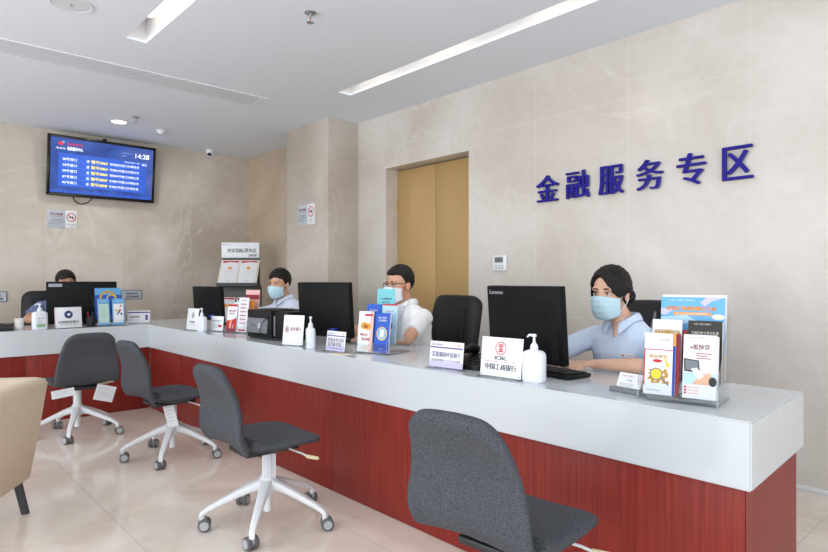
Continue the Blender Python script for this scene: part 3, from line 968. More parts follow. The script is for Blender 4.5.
# ------------------------------------------------------------------ computer monitors (seen from behind)
def monitor(label, loc, rotz, w, h, zb, brand=None, bulge=True, vga=True, base_x=0.0, base_y=0.16, tilt=4, sticker=False):
    """-y side is the back of the screen; loc is the point of the counter under the middle of the panel"""
    t = thing('computer_monitor', label, 'monitor', (loc[0], loc[1], CT), rotz, 'black computer monitors on the counter')
    T = TL(0, 0, zb - CT) @ Matrix.Rotation(R(tilt), 4, 'X')
    b = MB(T)
    b.box(-w / 2, w / 2, -0.012, 0.026, 0, h, 'monitor_black', 0.005)
    if bulge:
        bb = []
        for y, k, k2 in ((-0.012, 1.0, 1.0), (-0.034, 0.90, 0.86)):
            hw = w * 0.455 * k; z0 = h * 0.04; z1 = h * 0.80 * k2 + 0.02 * (1 - k)
            bb.append([(-hw, y, z0), (hw, y, z0), (hw, y, z1), (-hw, y, z1)])
        b.loft(bb, 'monitor_bulge')
    if brand: b.t(brand, -w / 2 + 0.072, h - 0.030, 0.10, 0.019, -0.0126, 'ink_white', bold=0.0002)
    if sticker:
        b.q(-w / 2 + 0.02, -w / 2 + 0.125, h - 0.045, h - 0.018, -0.0126, 'ink_lightgrey')
        b.t('资产编号 0127', -w / 2 + 0.075, h - 0.031, 0.085, 0.013, -0.0131, 'ink_black')
    for i in range(9):
        b.q(-0.10 + i * 0.012, -0.095 + i * 0.012, h * 0.10, h * 0.18, -0.0345 if bulge else -0.0126, 'black_gloss')
    b.build('screen_housing', t)
    b = MB(T); b.q(-w / 2 + 0.014, w / 2 - 0.014, 0.018, h - 0.014, 0, 'black_gloss', TL(0, 0.0265, 0) @ Matrix.Scale(1, 4)); b.build('display', t)
    b = MB()
    zt = zb - CT + h * 0.38
    b.tube([(base_x, base_y - 0.02, 0.008), (base_x * 0.8, base_y - 0.04, zt * 0.6), (base_x * 0.5, 0.032, zt)], [0.026, 0.024, 0.026], 'monitor_black', 10)
    b.build('stand_neck', t)
    b = MB(TL(base_x, base_y, 0))
    b.lathe([(0.11, 0.0), (0.115, 0.004), (0.105, 0.010), (0.03, 0.016)], 'monitor_black', 28, sx=1.0, sy=0.75)
    b.build('stand_base', t)
    if vga:
        b = MB(T); b.box(w * 0.19, w * 0.27, -0.052, -0.012, h * 0.11, h * 0.18, 'vga_blue', 0.004)
        b.tube([(w * 0.23, -0.034, h * 0.11), (w * 0.23, -0.034, h * 0.04), (w * 0.18, -0.01, -0.01), (w * 0.1, 0.05, 0.03 - (zb - CT)), (w * 0.02, 0.12, 0.022 - (zb - CT))], 0.005, 'black_plastic', 8)
        o = b.build('video_plug', t); o['label'] = 'blue video plug with black cable'
    return t
monitor('black monitor next to the person in pale blue, word printed at its upper corner', (-1.70, 2.25), R(-11.5), 0.50, 0.345, 0.828, brand='Lenovo', base_x=-0.16, base_y=0.11)
monitor('black monitor between the pink-marked bank sign and the person with glasses', (-3.325, 2.235), R(9), 0.49, 0.36, 0.825, bulge=False)
monitor('black monitor behind the desk sign with grey oval logo, near the corner', (-5.385, 2.325), R(5), 0.51, 0.31, 0.83, bulge=False)
monitor('black monitor with pale sticker on the short counter, person behind it', (-6.16, 1.45), R(76), 0.57, 0.385, 0.80, bulge=False, vga=False, sticker=True)

# ------------------------------------------------------------------ keyboard and telephones
kb = thing('keyboard', 'black keyboard at the hands of the person in pale blue', 'keyboard', (-1.525, 2.235, CT), R(-8))
b = MB(); b.box(-0.13, 0.13, -0.075, 0.075, 0.003, 0.02, 'black_plastic', 0.004); b.build('case', kb)
b = MB()
for i in range(13):
    for j in range(5):
        b.box(-0.122 + i * 0.0188, -0.106 + i * 0.0188, -0.062 + j * 0.025, -0.041 + j * 0.025, 0.019, 0.0255, 'monitor_black')
o = b.build('keys', kb); o['kind'] = 'stuff'

def telephone(label, loc, rotz):
    t = thing('telephone', label, 'telephone', (loc[0], loc[1], CT), rotz, 'black desk telephones')
    b = MB(); b.loft([[(-0.09, -0.10, 0.0), (0.09, -0.10, 0.0), (0.09, 0.10, 0.0), (-0.09, 0.10, 0.0)], [(-0.088, -0.098, 0.02), (0.088, -0.098, 0.02), (0.088, 0.098, 0.055), (-0.088, 0.098, 0.055)]], 'black_plastic')
    b.box(0.02, 0.075, 0.02, 0.075, 0.045, 0.05, 'grey_plastic', M=Matrix.Rotation(R(9), 4, 'X'))
    for i in range(3):
        for j in range(4):
            b.box(-0.015 + i * 0.028, 0.005 + i * 0.028, -0.085 + j * 0.024, -0.069 + j * 0.024, 0.02, 0.029 + j * 0.0042, 'dark_plastic')
    b.build('base', t)
    b = MB(); b.tube([(-0.055, -0.105, 0.05), (-0.055, -0.07, 0.068), (-0.055, 0.0, 0.075), (-0.055, 0.07, 0.082), (-0.055, 0.105, 0.072)], [0.024, 0.024, 0.016, 0.024, 0.024], 'black_plastic', 14)
    b.build('handset', t)
    b = MB(); pts = []
    for i in range(100):
        a = i * 0.9; s = i / 99
        pts.append((-0.09 - 0.05 * math.sin(PI * s) + 0.006 * math.cos(a), -0.11 + 0.20 * s, 0.012 + 0.006 * math.sin(a)))
    b.tube(pts, 0.0016, 'black_plastic', 5); b.build('cord', t)
telephone('black desk telephone behind the lilac notice near the leather chair', (-1.94, 2.155), R(8))
telephone('black desk telephone at the frame edge of the short counter', (-5.98, 0.80), R(80))

# ------------------------------------------------------------------ signs standing on the counter
def desk_sign(name, label, loc, rotz, w, h, decor, screws=False, group='desk signs on the counter', lean=7):
    t = thing(name, label, 'sign', (loc[0], loc[1], CT), rotz, group)
    T = TL(0, 0, 0.006) @ Matrix.Rotation(R(-lean), 4, 'X')
    b = MB(T); b.box(-w / 2, w / 2, 0, 0.004, 0, h, 'white_gloss', 0.0008)
    decor(b, w, h, -0.0006)
    if screws:
        for x in (-1, 1):
            for z in (0.05, 0.95): b.disc(x * w * 0.46, h * z, 0.003, 0.003, -0.0006, 'ink_grey', 10)
    b.build('plate', t)
    b = MB(); b.box(-w / 2 - 0.004, w / 2 + 0.004, -0.03, 0.032, 0, 0.005, 'acrylic_edge', 0.001); b.build('base', t)
    return t
def d_icbc(b, w, h, y):
    b.ringq(-0.004, h * 0.725, 0.0245, 0.0285, y, 'ink_red', n=36)
    cx, cz = -0.004, h * 0.725
    for s in (-1, 1):
        b.q(cx - 0.014, cx + 0.014, cz + s * 0.0145 - 0.0025, cz + s * 0.0145 + 0.0025, y, 'ink_red')
        b.q(cx - 0.014, cx - 0.0015, cz + s * 0.006 - 0.0022, cz + s * 0.006 + 0.0022, y - 0.0002, 'ink_red')
        b.q(cx + 0.0015, cx + 0.014, cz + s * 0.006 - 0.0022, cz + s * 0.006 + 0.0022, y - 0.0004, 'ink_red')
        b.q(cx + s * 0.0035 - 0.0018, cx + s * 0.0035 + 0.0018, cz - 0.015, cz + 0.015, y - 0.0006, 'ink_red')
    b.t('ICBC', 0, h * 0.475, 0.062, 0.017, y, 'ink_black', 0.001)
    b.q(-w * 0.37, w * 0.37, h * 0.372, h * 0.384, y, 'ink_red')
    b.t('中国工商银行', 0, h * 0.25, 0.16, 0.026, y, 'ink_black', 0.0009)
desk_sign('desk_sign', 'white desk sign with bright red round logo above a red line', (-1.638, 1.985), R(4.6), 0.21, 0.168, d_icbc, True)
def d_ccb(b, w, h, y):
    cx, cz = 0, h * 0.64
    b.disc(cx, cz, 0.034, 0.034, y, 'ink_navy', 40)
    b.pg([(cx - 0.015, cz), (cx, cz - 0.015), (cx + 0.015, cz), (cx, cz + 0.015)], y - 0.0004, 'white_gloss')
    b.pg([(cx + 0.004, cz + 0.004), (cx + 0.008, cz), (cx + 0.036, cz + 0.026), (cx + 0.026, cz + 0.036)], y - 0.0008, 'white_gloss')
    b.pg([(cx + 0.010, cz + 0.010), (cx + 0.021, cz + 0.010), (cx + 0.026, cz + 0.020), (cx + 0.018, cz + 0.026), (cx + 0.010, cz + 0.021)], y - 0.0012, 'ink_navy')
    b.t('中国建设银行', 0, h * 0.28, 0.165, 0.024, y, 'ink_black', 0.0008)
    b.t('China Construction Bank', 0, h * 0.17, 0.14, 0.011, y, 'ink_grey')
    b.box(-w / 2 - 0.003, -w / 2, -0.002, 0.006, 0, h, 'ink_pink')
desk_sign('desk_sign', 'white desk sign with dark blue round logo on the short counter', (-5.86, 1.277), R(97), 0.212, 0.178, d_ccb)
def d_qn(b, w, h, y):
    cx, cz = -w * 0.30, h * 0.52
    b.ringq(cx, cz, 0.0165, 0.021, y, 'ink_plum', ex=0.8)
    b.t('农', cx, cz, 0.019, 0.024, y, 'ink_plum', 0.0012)
    b.t('秦农银行', w * 0.12, h * 0.535, 0.082, 0.024, y, 'ink_plum', 0.0007)
    b.t('QINNONG BANK', w * 0.12, h * 0.42, 0.078, 0.008, y, 'ink_grey')
desk_sign('desk_sign', 'white desk sign with plum red logo beside the black printer', (-3.335, 1.985), R(22), 0.158, 0.19, d_qn)
def d_oval(b, w, h, y):
    b.ringq(0.004, h * 0.68, 0.019, 0.024, y, 'ink_black', ex=0.75)
    b.t('安', 0.004, h * 0.68, 0.018, 0.024, y, 'ink_black', 0.001)
    b.t('长安银行', 0, h * 0.36, 0.075, 0.02, y, 'ink_black', 0.0006)
    b.t('BANK OF CHANGAN', 0, h * 0.22, 0.075, 0.007, y, 'ink_grey')
desk_sign('desk_sign', 'white desk sign with grey oval logo beside the corner monitor', (-4.925, 1.975), R(11), 0.155, 0.178, d_oval)
def d_notice(l1, l2, l3, size=0.024):
    def d(b, w, h, y):
        b.q(-w / 2, w / 2, h * 0.0, h * 0.22, y, 'ink_lilac')
        b.q(-w * 0.48, w * 0.48, h * 0.735, h * 0.785, y, 'ink_purple')
        b.t('自贸区金融服务', -w * 0.28, h * 0.87, w * 0.34, h * 0.085, y, 'ink_violet')
        b.disc(w * 0.36, h * 0.87, w * 0.06, h * 0.05, y, 'ink_pink', 14)
        b.t(l1, 0, h * 0.50 if not l2 else h * 0.55, w * 0.86, size, y, 'ink_violet', 0.0005)
        if l2: b.t(l2, 0, h * 0.33, w * 0.86, size, y, 'ink_violet', 0.0005)
        b.t(l3, 0, h * 0.27 if not l2 else h * 0.13, w * 0.88, h * 0.09, y - 0.0003, 'ink_violet')
    return d
desk_sign('notice_card', 'lilac notice card with purple band beside the sign with bright red logo', (-1.986, 2.006), R(7), 0.198, 0.122, d_notice('若需调阅申请抽号', None, '请在自助终端取号 工作人员将为您服务', 0.025), group='lilac notice cards')
desk_sign('notice_card', 'lilac notice card with purple band beside the brochures and black monitor', (-2.885, 2.0), R(4), 0.17, 0.115, d_notice('若需业务咨询', '请至服务窗口', '咨询电话请见公告栏'), group='lilac notice cards')
def d_cornercard(b, w, h, y):
    b.q(-w * 0.49, w * 0.49, h * 0.80, h * 0.90, y, 'ink_purple')
    b.t('若需帮助请联系', -w * 0.2, h * 0.5, w * 0.48, 0.02, y, 'ink_plum', 0.0005)
    b.t('工作时间 9:00-17:00', -w * 0.2, h * 0.25, w * 0.46, 0.012, y, 'ink_grey')
    b.q(w * 0.26, w * 0.42, h * 0.22, h * 0.68, y, 'ink_lilac')
    b.disc(w * 0.34, h * 0.52, 0.011, 0.013, y - 0.0003, 'ink_dark', 14); b.q(w * 0.28, w * 0.40, h * 0.23, h * 0.38, y - 0.0003, 'ink_navy')
desk_sign('notice_card', 'white notice card with purple stripe standing in the corner of the counter', (-6.06, 1.92), R(72), 0.195, 0.118, d_cornercard, group='lilac notice cards')
def d_deskcard(b, w, h, y):
    b.t('服务承诺公示', -w * 0.05, h * 0.68, w * 0.7, 0.014, y, 'ink_dark', 0.0005)
    for i in range(3): b.q(-w * 0.4, w * (0.1 + 0.05 * i), h * (0.2 + 0.12 * i), h * (0.24 + 0.12 * i), y, 'ink_lightgrey')
    b.disc(w * 0.26, h * 0.33, 0.024, 0.011, y, 'ink_red', 18)
desk_sign('notice_card', 'small white card with red spot between the hand sanitizer and red brochures', (-4.70, 2.09), R(14), 0.155, 0.118, d_deskcard, group='lilac notice cards')

# ------------------------------------------------------------------ hand sanitizer bottles
def sanitizer(label, loc, rotz, w, hb, lab=None):
    t = thing('hand_sanitizer', label, 'bottle', (loc[0], loc[1], CT), rotz, 'white pump bottles of hand sanitizer')
    def ring(z, k): return [(x * 1.0, y, z) for x, y in rrect(w / 2 * k, w * 0.30 * k, min(w * 0.30 * k * 0.95, w * 0.22 * k), 5)]
    b = MB(); b.loft([ring(0, 0.88), ring(0.004, 0.96), ring(0.012, 1), ring(hb * 0.82, 1), ring(hb * 0.90, 0.95), ring(hb * 0.96, 0.80), ring(hb, 0.5)], 'white_plastic')
    b.build('bottle', t, 50)
    b = MB(); b.lathe([(w * 0.17, hb - 0.002), (w * 0.17, hb + 0.006), (w * 0.16, hb + 0.020), (w * 0.10, hb + 0.026), (w * 0.06, hb + 0.034), (w * 0.05, hb + 0.052), (w * 0.10, hb + 0.054), (w * 0.11, hb + 0.062), (w * 0.06, hb + 0.066)], 'white_plastic', 20)
    b.tube([(0, 0, hb + 0.059), (-w * 0.22, 0, hb + 0.061), (-w * 0.32, 0, hb + 0.052)], [0.006, 0.005, 0.004], 'white_plastic', 10)
    b.build('pump', t)
    if lab:
        b = MB(); yy = -w * 0.30 - 0.0006
        b.q(-w * 0.27, w * 0.27, hb * 0.15, hb * 0.75, yy, 'paper')
        b.t('免洗手消毒液', 0, hb * 0.62, w * 0.46, hb * 0.07, yy - 0.0004, 'ink_navy')
        b.q(-w * 0.27, w * 0.27, hb * 0.15, hb * 0.32, yy - 0.0004, lab)
        for i in range(3): b.q(-w * 0.22, w * 0.1, hb * (0.38 + 0.06 * i), hb * (0.40 + 0.06 * i), yy - 0.0004, 'ink_lightgrey')
        b.q(w * 0.02, w * 0.24, hb * 0.22, hb * 0.27, yy - 0.0008, 'ink_gold')
        b.build('label_sticker', t)
sanitizer('white sanitizer pump bottle beside the sign with bright red logo', (-1.485, 2.02), R(10), 0.096, 0.132)
sanitizer('white sanitizer pump bottle beside the sign with plum red logo', (-3.135, 1.995), R(-25), 0.088, 0.13, 'ink_green')
sanitizer('white sanitizer pump bottle beside the sign with grey oval logo', (-4.76, 1.995), R(20), 0.085, 0.125)
sanitizer('white sanitizer pump bottle beside the paper cup on the short counter', (-5.88, 1.06), R(95), 0.115, 0.155, 'ink_green')

# ------------------------------------------------------------------ paper cup, pen pot, printer, name card stand
cp = thing('paper_cup', 'white paper cup with small red mark next to the telephone', 'cup', (-5.95, 0.925, CT), R(90))
b = MB()
b.lathe([(0.027, 0), (0.027, 0.002), (0.036, 0.092), (0.038, 0.094), (0.036, 0.097), (0.034, 0.094), (0.026, 0.006)], 'cup_paper', 28)
b.build('cup_body', cp)
b = MB(); n = 8
for i in range(n):
    a0, a1 = R(-100 + i * 3), R(-97 + i * 3)
    b.add([(0.0325 * math.cos(a0), 0.0325 * math.sin(a0), 0.045), (0.0325 * math.cos(a1), 0.0325 * math.sin(a1), 0.045), (0.0345 * math.cos(a1), 0.0345 * math.sin(a1), 0.06), (0.0345 * math.cos(a0), 0.0345 * math.sin(a0), 0.06)], [(0, 1, 2, 3)], 'ink_pink')
b.build('printed_mark', cp)

pp_ = thing('pen_pot', 'dark pen pot with pens between blue brochures and round logo sign', 'pen holder', (-5.95, 1.47, CT), R(90))
b = MB(); b.lathe([(0.034, 0), (0.036, 0.003), (0.038, 0.09), (0.036, 0.09), (0.033, 0.006)], 'dark_plastic', 24); b.build('pot', pp_)
for i, (x, y, m_) in enumerate(((-0.012, 0.0, 'ink_red'), (0.010, 0.008, 'ink_black'), (0.004, -0.014, 'ink_navy'))):
    b = MB(); b.cyl((x * 0.6, y * 0.6, 0.008), (x * 2.2, y * 2.0, 0.135), 0.0042, m_, seg=8)
    o = b.build('pen'); o.location = (-5.95, 1.47, CT); o.rotation_euler.z = R(90)
    tag(o, ('red', 'black', 'dark blue')[i] + ' pen standing in the dark pen pot', 'pen', 'pens in the pen pot')

pr = thing('printer', 'black printer with light grey front panel in front of the person in pale shirt', 'printer', (-3.765, 2.15, CT), R(8))
b = MB(); b.box(-0.26, 0.02, -0.10, 0.16, 0.012, 0.208, 'black_plastic', 0.008); b.box(0.022, 0.19, -0.085, 0.16, 0.012, 0.200, 'black_plastic', 0.008)
b.box(-0.24, 0.18, -0.09, 0.15, 0.0, 0.014, 'dark_plastic')
b.build('casing', pr)
b = MB(TL(-0.125, -0.103, 0.045) @ Matrix.Rotation(R(-6), 4, 'X')); b.box(-0.115, 0.115, -0.022, 0.0, 0, 0.105, 'grey_plastic', 0.006)
b.t('PRINT', -0.03, 0.055, 0.05, 0.012, -0.0226, 'ink_black'); b.q(0.02, 0.05, 0.035, 0.07, -0.0226, 'ink_lightgrey')
b.build('front_panel', pr)
b = MB(); b.box(0.035, 0.05, -0.09, -0.084, 0.03, 0.17, 'grey_plastic', 0.002); b.build('trim_strip', pr)
b = MB(); b.tube([(0.0, -0.105, 0.17), (-0.03, -0.14, 0.12), (-0.045, -0.145, 0.06), (-0.02, -0.12, 0.006), (0.1, -0.10, 0.005)], 0.0035, 'black_gloss', 8); b.build('cable', pr)
b = MB(); b.box(-0.22, 0.0, -0.02, 0.12, 0.206, 0.213, 'dark_plastic', 0.002); b.build('lid', pr)

nc = thing('name_card_stand', 'small grey stand holding white name card before the brochure rack', 'card holder', (-1.112, 2.085, CT), R(-10))
b = MB(); b.box(-0.065, 0.065, -0.022, 0.03, 0, 0.018, 'grey_plastic', 0.003); b.build('base', nc)
b = MB(TL(0, 0.004, 0.016) @ Matrix.Rotation(R(-24), 4, 'X')); b.box(-0.052, 0.052, 0, 0.001, 0, 0.058, 'paper')
b.t('中国工商银行', -0.012, 0.046, 0.05, 0.006, -0.0004, 'ink_red'); b.t('客户经理', 0.0, 0.030, 0.022, 0.008, -0.0004, 'ink_black')
for i in range(3): b.q(-0.042, 0.02, 0.006 + i * 0.005, 0.008 + i * 0.005, -0.0004, 'ink_lightgrey')
o = b.build('name_card'); o.matrix_basis = nc.matrix_basis
tag(o, 'white name card with red heading leaning in the grey stand', 'card')
o.location = (-1.112, 2.085, CT); o.rotation_euler = (0, 0, R(-10))

# ------------------------------------------------------------------ clear brochure holders and what stands in them
HOLD = {}
def holder(label, loc, rotz, w, d, tiers):
    """tiers: (y, z floor, height of the lip)"""
    t = thing('brochure_holder', label, 'brochure holder', (loc[0], loc[1], CT), rotz, 'clear acrylic brochure holders')
    hmax = tiers[-1][1] + 0.13
    b = MB(); b.box(-w / 2, w / 2, -0.01, d, 0, 0.004, 'acrylic_edge', 0.0008); b.build('base', t)
    for s in (-1, 1):
        b = MB(); x0 = s * w / 2
        prof = [(-0.008, 0.004), (d, 0.004), (d, hmax + 0.10), (d - 0.012, hmax + 0.10), (-0.006, 0.07)]
        ring = [[(x0 - 0.0015, y, z) for y, z in prof], [(x0 + 0.0015, y, z) for y, z in prof]]
        b.loft(ring, 'acrylic'); b.build('side_panel', t)
        b = MB(); b.tube([(x0, -0.008, 0.006), (x0, -0.006, 0.07), (x0, d - 0.012, hmax + 0.10)], 0.0016, 'acrylic_edge', 6); b.build('side_edge', t)
    for y, z, lip in tiers:
        b = MB(); b.box(-w / 2 + 0.002, w / 2 - 0.002, y - 0.016, y - 0.014, z, z + lip, 'acrylic')
        b.box(-w / 2 + 0.002, w / 2 - 0.002, y - 0.014, y + 0.034, z, z + 0.002, 'acrylic')
        b.box(-w / 2 + 0.002, w / 2 - 0.002, y + 0.034, y + 0.036, 0.004, z + lip + 0.05, 'acrylic')
        b.build('pocket', t)
    HOLD[label] = TL(loc[0], loc[1], CT) @ RZ(rotz)
    return t
def brochure(H, label, x, y, z, w, h, th, decor, edge='paper', lean=7, name='brochure', yaw=0, group='brochures in the clear holders'):
    b = MB(); b.box(-w / 2, w / 2, 0, th, 0, h, edge)
    decor(b, w, h, -0.0005)
    o = b.build(name, smooth=False)
    o.matrix_basis = HOLD[H] @ TL(x, y, z) @ RZ(R(yaw)) @ Matrix.Rotation(R(-lean), 4, 'X')
    return tag(o, label, 'brochure', group)
def lines(b, x0, x1, z0, n, dz, y, m, hh=0.003):
    for i in range(n): b.q(x0, x1 - (0.012 if i % 2 else 0), z0 - i * dz, z0 - i * dz + hh, y, m)

H4 = 'wide clear brochure holder at the right-hand end of the white worktop'
holder(H4, (-0.895, 2.015), R(10), 0.252, 0.205, [(0.02, 0.018, 0.05), (0.08, 0.066, 0.05), (0.14, 0.070, 0.08)])
def d_tax(b, w, h, y):
    b.q(-w / 2, w / 2, h * 0.72, h * 0.735, y, 'ink_red'); b.q(-w / 2, -w / 2 + 0.004, h * 0.14, h * 0.73, y, 'ink_red')
    b.q(-w / 2 + 0.004, w / 2, h * 0.14, h * 0.72, y, 'ink_white')
    b.t('ICBC 中国工商银行', w * 0.18, h * 0.89, w * 0.5, h * 0.03, y, 'ink_grey')
    b.t('税易快贷', 0, h * 0.62, w * 0.62, h * 0.065, y - 0.0004, 'ink_gold', 0.0006)
    b.disc(-0.002, h * 0.545, 0.016, 0.006, y - 0.0004, 'ink_red', 16)
    lines(b, -w * 0.2, w * 0.2, h * 0.50, 2, 0.006, y - 0.0004, 'ink_lightgrey', 0.002)
    b.t('税', w * 0.02, h * 0.30, w * 0.72, h * 0.24, y - 0.0004, 'ink_gold', 0.0035)
    b.disc(-w * 0.05, h * 0.33, w * 0.22, w * 0.22, y - 0.0008, 'ink_yellow', 24); b.ringq(-w * 0.05, h * 0.33, w * 0.19, w * 0.23, y - 0.0012, 'ink_grey')
    b.pg([(w * 0.10, h * 0.28), (w * 0.13, h * 0.29), (w * 0.40, h * 0.17), (w * 0.37, h * 0.15)], y - 0.0012, 'ink_grey')
    b.pg([(w * 0.22, h * 0.60), (w * 0.25, h * 0.60), (w * 0.44, h * 0.46), (w * 0.30, h * 0.45)], y - 0.0008, 'ink_yellow')
    lines(b, -w * 0.4, w * 0.1, h * 0.06, 1, 0.01, y, 'ink_lightgrey')
brochure(H4, 'white brochure with red frame and golden magnifier picture, front of the wide holder', -0.070, 0.020, 0.022, 0.095, 0.213, 0.003, d_tax)
def d_edge(m_):
    def d(b, w, h, y): b.q(-w / 2, w / 2, 0, h, y, m_)
    return d
brochure(H4, 'white brochure with blue and orange edge behind the magnifier brochure', -0.062, 0.026, 0.022, 0.095, 0.212, 0.004, lambda b, w, h, y: (b.q(-w / 2, w / 2, 0, h * 0.8, y, 'ink_deepblue'), b.q(-w / 2, w / 2, h * 0.8, h, y, 'ink_orange')), 'ink_white')
brochure(H4, 'dark red booklet showing its edge behind the magnifier brochure', -0.050, 0.034, 0.022, 0.095, 0.212, 0.008, d_edge('ink_darkred'), 'ink_darkred')
def d_loan(b, w, h, y):
    b.t('ICBC 中国工商银行', -w * 0.12, h * 0.955, w * 0.6, h * 0.025, y, 'ink_grey')
    b.t('e抵快贷', 0.0, h * 0.81, w * 0.58, h * 0.085, y, 'ink_darkred', 0.0005)
    lines(b, -w * 0.1, w * 0.34, h * 0.70, 3, 0.008, y, 'ink_darkred', 0.003)
    b.pg([(-w * 0.48, h * 0.62), (-w * 0.02, h * 0.60), (0.002, h * 0.40), (-w * 0.46, h * 0.42)], y, 'ink_dark')
    b.pg([(-w * 0.44, h * 0.60), (-w * 0.05, h * 0.585), (-0.001, h * 0.425), (-w * 0.42, h * 0.44)], y - 0.0004, 'ink_grey')
    b.q(-w * 0.48, w * 0.48, h * 0.22, h * 0.40, y, 'ink_paleblue')
    b.pg([(-w * 0.22, h * 0.22), (w * 0.30, h * 0.22), (w * 0.42, h * 0.34), (w * 0.20, h * 0.40), (-w * 0.05, h * 0.34)], y - 0.0004, 'ink_skin')
    b.pg([(-w * 0.26, h * 0.46), (-w * 0.08, h * 0.48), (w * 0.14, h * 0.36), (-w * 0.02, h * 0.30)], y - 0.0008, 'ink_white')
    b.pg([(w * 0.12, h * 0.38), (w * 0.30, h * 0.42), (w * 0.44, h * 0.30), (w * 0.16, h * 0.28)], y - 0.0008, 'ink_skin')
    b.disc(w * 0.40, h * 0.28, w * 0.12, w * 0.15, y - 0.0012, 'ink_dark', 18)
    for i in range(3):
        b.disc(-w * 0.42, h * (0.17 - 0.045 * i), 0.004, 0.004, y, 'ink_red', 10); b.q(-w * 0.36, 0, h * (0.16 - 0.045 * i), h * (0.178 - 0.045 * i), y, 'ink_pink')
brochure(H4, 'white loan brochure with laptop and hands picture, front of the wide holder', 0.064, 0.020, 0.022, 0.104, 0.214, 0.004, d_loan)
brochure(H4, 'plain white brochure pages directly behind the laptop picture brochure', 0.070, 0.027, 0.022, 0.100, 0.21, 0.008, lambda b, w, h, y: None)
def d_mid(b, w, h, y):
    b.t('普惠金融服务产品', 0, h * 0.80, w * 0.86, h * 0.065, y - 0.0003, 'ink_gold', 0.0008); b.q(-w * 0.45, w * 0.45, h * 0.75, h * 0.77, y, 'ink_yellow')
    lines(b, -w * 0.4, w * 0.4, h * 0.6, 5, 0.012, y, 'ink_lightgrey')
brochure(H4, 'white brochure with yellow heading in the middle row of the wide holder', -0.058, 0.082, 0.070, 0.100, 0.21, 0.004, d_mid)
brochure(H4, 'burgundy booklet beside the yellow headed brochure in the wide holder', -0.02, 0.090, 0.070, 0.10, 0.175, 0.006, d_edge('ink_darkred'), 'ink_darkred')
def d_black(b, w, h, y):
    b.q(-w / 2, w / 2, h * 0.72, h, y, 'ink_dark'); b.q(-w / 2, w / 2, 0, h * 0.72, y, 'ink_dark')
    b.t('ICBC 中国工商银行', -w * 0.08, h * 0.945, w * 0.5, h * 0.03, y - 0.0004, 'paper_cream')
    b.t('专属信用卡尊享礼遇', 0, h * 0.80, w * 0.8, h * 0.055, y - 0.0004, 'paper_cream', 0.0004)
brochure(H4, 'black card brochure with cream lettering in the middle of the wide holder', 0.066, 0.082, 0.070, 0.108, 0.21, 0.004, d_black, 'ink_dark')
brochure(H4, 'white pages just behind the black card brochure', 0.068, 0.088, 0.070, 0.108, 0.208, 0.008, lambda b, w, h, y: None)
def d_sky(b, w, h, y):
    b.q(-w / 2, w / 2, 0, h, y, 'ink_sky')
    b.pg([(-w * 0.5, h * 0.74), (-w * 0.1, h * 0.78), (0.02, h * 0.70), (-w * 0.5, h * 0.60)], y - 0.0003, 'ink_paleblue')
    b.pg([(-w * 0.5, h * 0.86), (-w * 0.3, h * 0.84), (-w * 0.42, h * 0.77), (-w * 0.5, h * 0.78)], y - 0.0006, 'ink_lilac')
    b.pg([(w * 0.12, h * 0.93), (w * 0.22, h * 1.0), (w * 0.5, h * 1.0), (w * 0.3, h * 0.95), (w * 0.2, h * 0.89)], y - 0.0003, 'ink_lilac')
    b.disc(w * 0.40, h * 0.76, w * 0.10, h * 0.035, y - 0.0003, 'paper_cream', 20)
    b.pg([(w * 0.44, 0), (w * 0.5, 0), (w * 0.5, h * 0.3), (w * 0.44, h * 0.28)], y - 0.0003, 'ink_orange')
    b.t('ICBC 中国工商银行', -w * 0.16, h * 0.962, w * 0.42, h * 0.02, y - 0.0006, 'ink_white')
    b.t('普惠企业融资服务方案', -w * 0.02, h * 0.86, w * 0.78, h * 0.055, y - 0.0009, 'ink_orange', 0.0012)
    b.q(-w * 0.30, w * 0.30, h * 0.775, h * 0.812, y - 0.0009, 'ink_orange'); b.t('中小企业综合金融服务', 0, h * 0.793, w * 0.5, h * 0.022, y - 0.0014, 'ink_white')
brochure(H4, 'large sky blue poster sheet with orange heading at the back of the wide holder', 0.012, 0.140, 0.074, 0.212, 0.285, 0.002, d_sky, lean=5)
brochure(H4, 'white sheet sticking out behind the large sky blue poster', 0.015, 0.146, 0.074, 0.214, 0.293, 0.006, lambda b, w, h, y: None, lean=5)

H3 = 'clear brochure holder in front of the person with glasses'
holder(H3, (-2.655, 2.085), R(15), 0.225, 0.24, [(0.02, 0.006, 0.05), (0.085, 0.05, 0.05), (0.165, 0.07, 0.08)])
def d_gold(b, w, h, y):
    b.q(w * 0.28, w * 0.5, 0, h, y, 'ink_pink'); b.q(-w * 0.1, w * 0.45, h * 0.88, h * 0.93, y - 0.0003, 'ink_red')
    b.disc(-w * 0.1, h * 0.64, w * 0.24, h * 0.09, y - 0.0003, 'ink_gold', 18); b.disc(w * 0.14, h * 0.62, w * 0.22, h * 0.09, y - 0.0006, 'ink_orange', 18); b.t('福', 0, h * 0.63, w * 0.3, h * 0.09, y - 0.0009, 'ink_darkred', 0.001)
    b.t('理财金条', -w * 0.08, h * 0.42, w * 0.5, h * 0.055, y - 0.0006, 'ink_red', 0.0006); b.t('贵金属', w * 0.05, h * 0.31, w * 0.55, h * 0.07, y - 0.0006, 'ink_red', 0.0008)
    b.disc(w * 0.1, h * 0.1, w * 0.3, h * 0.07, y - 0.0003, 'paper_cream', 18)
brochure(H3, 'white brochure with gold emblem and red characters beside the blue one', -0.062, 0.018, 0.010, 0.105, 0.232, 0.004, d_gold)
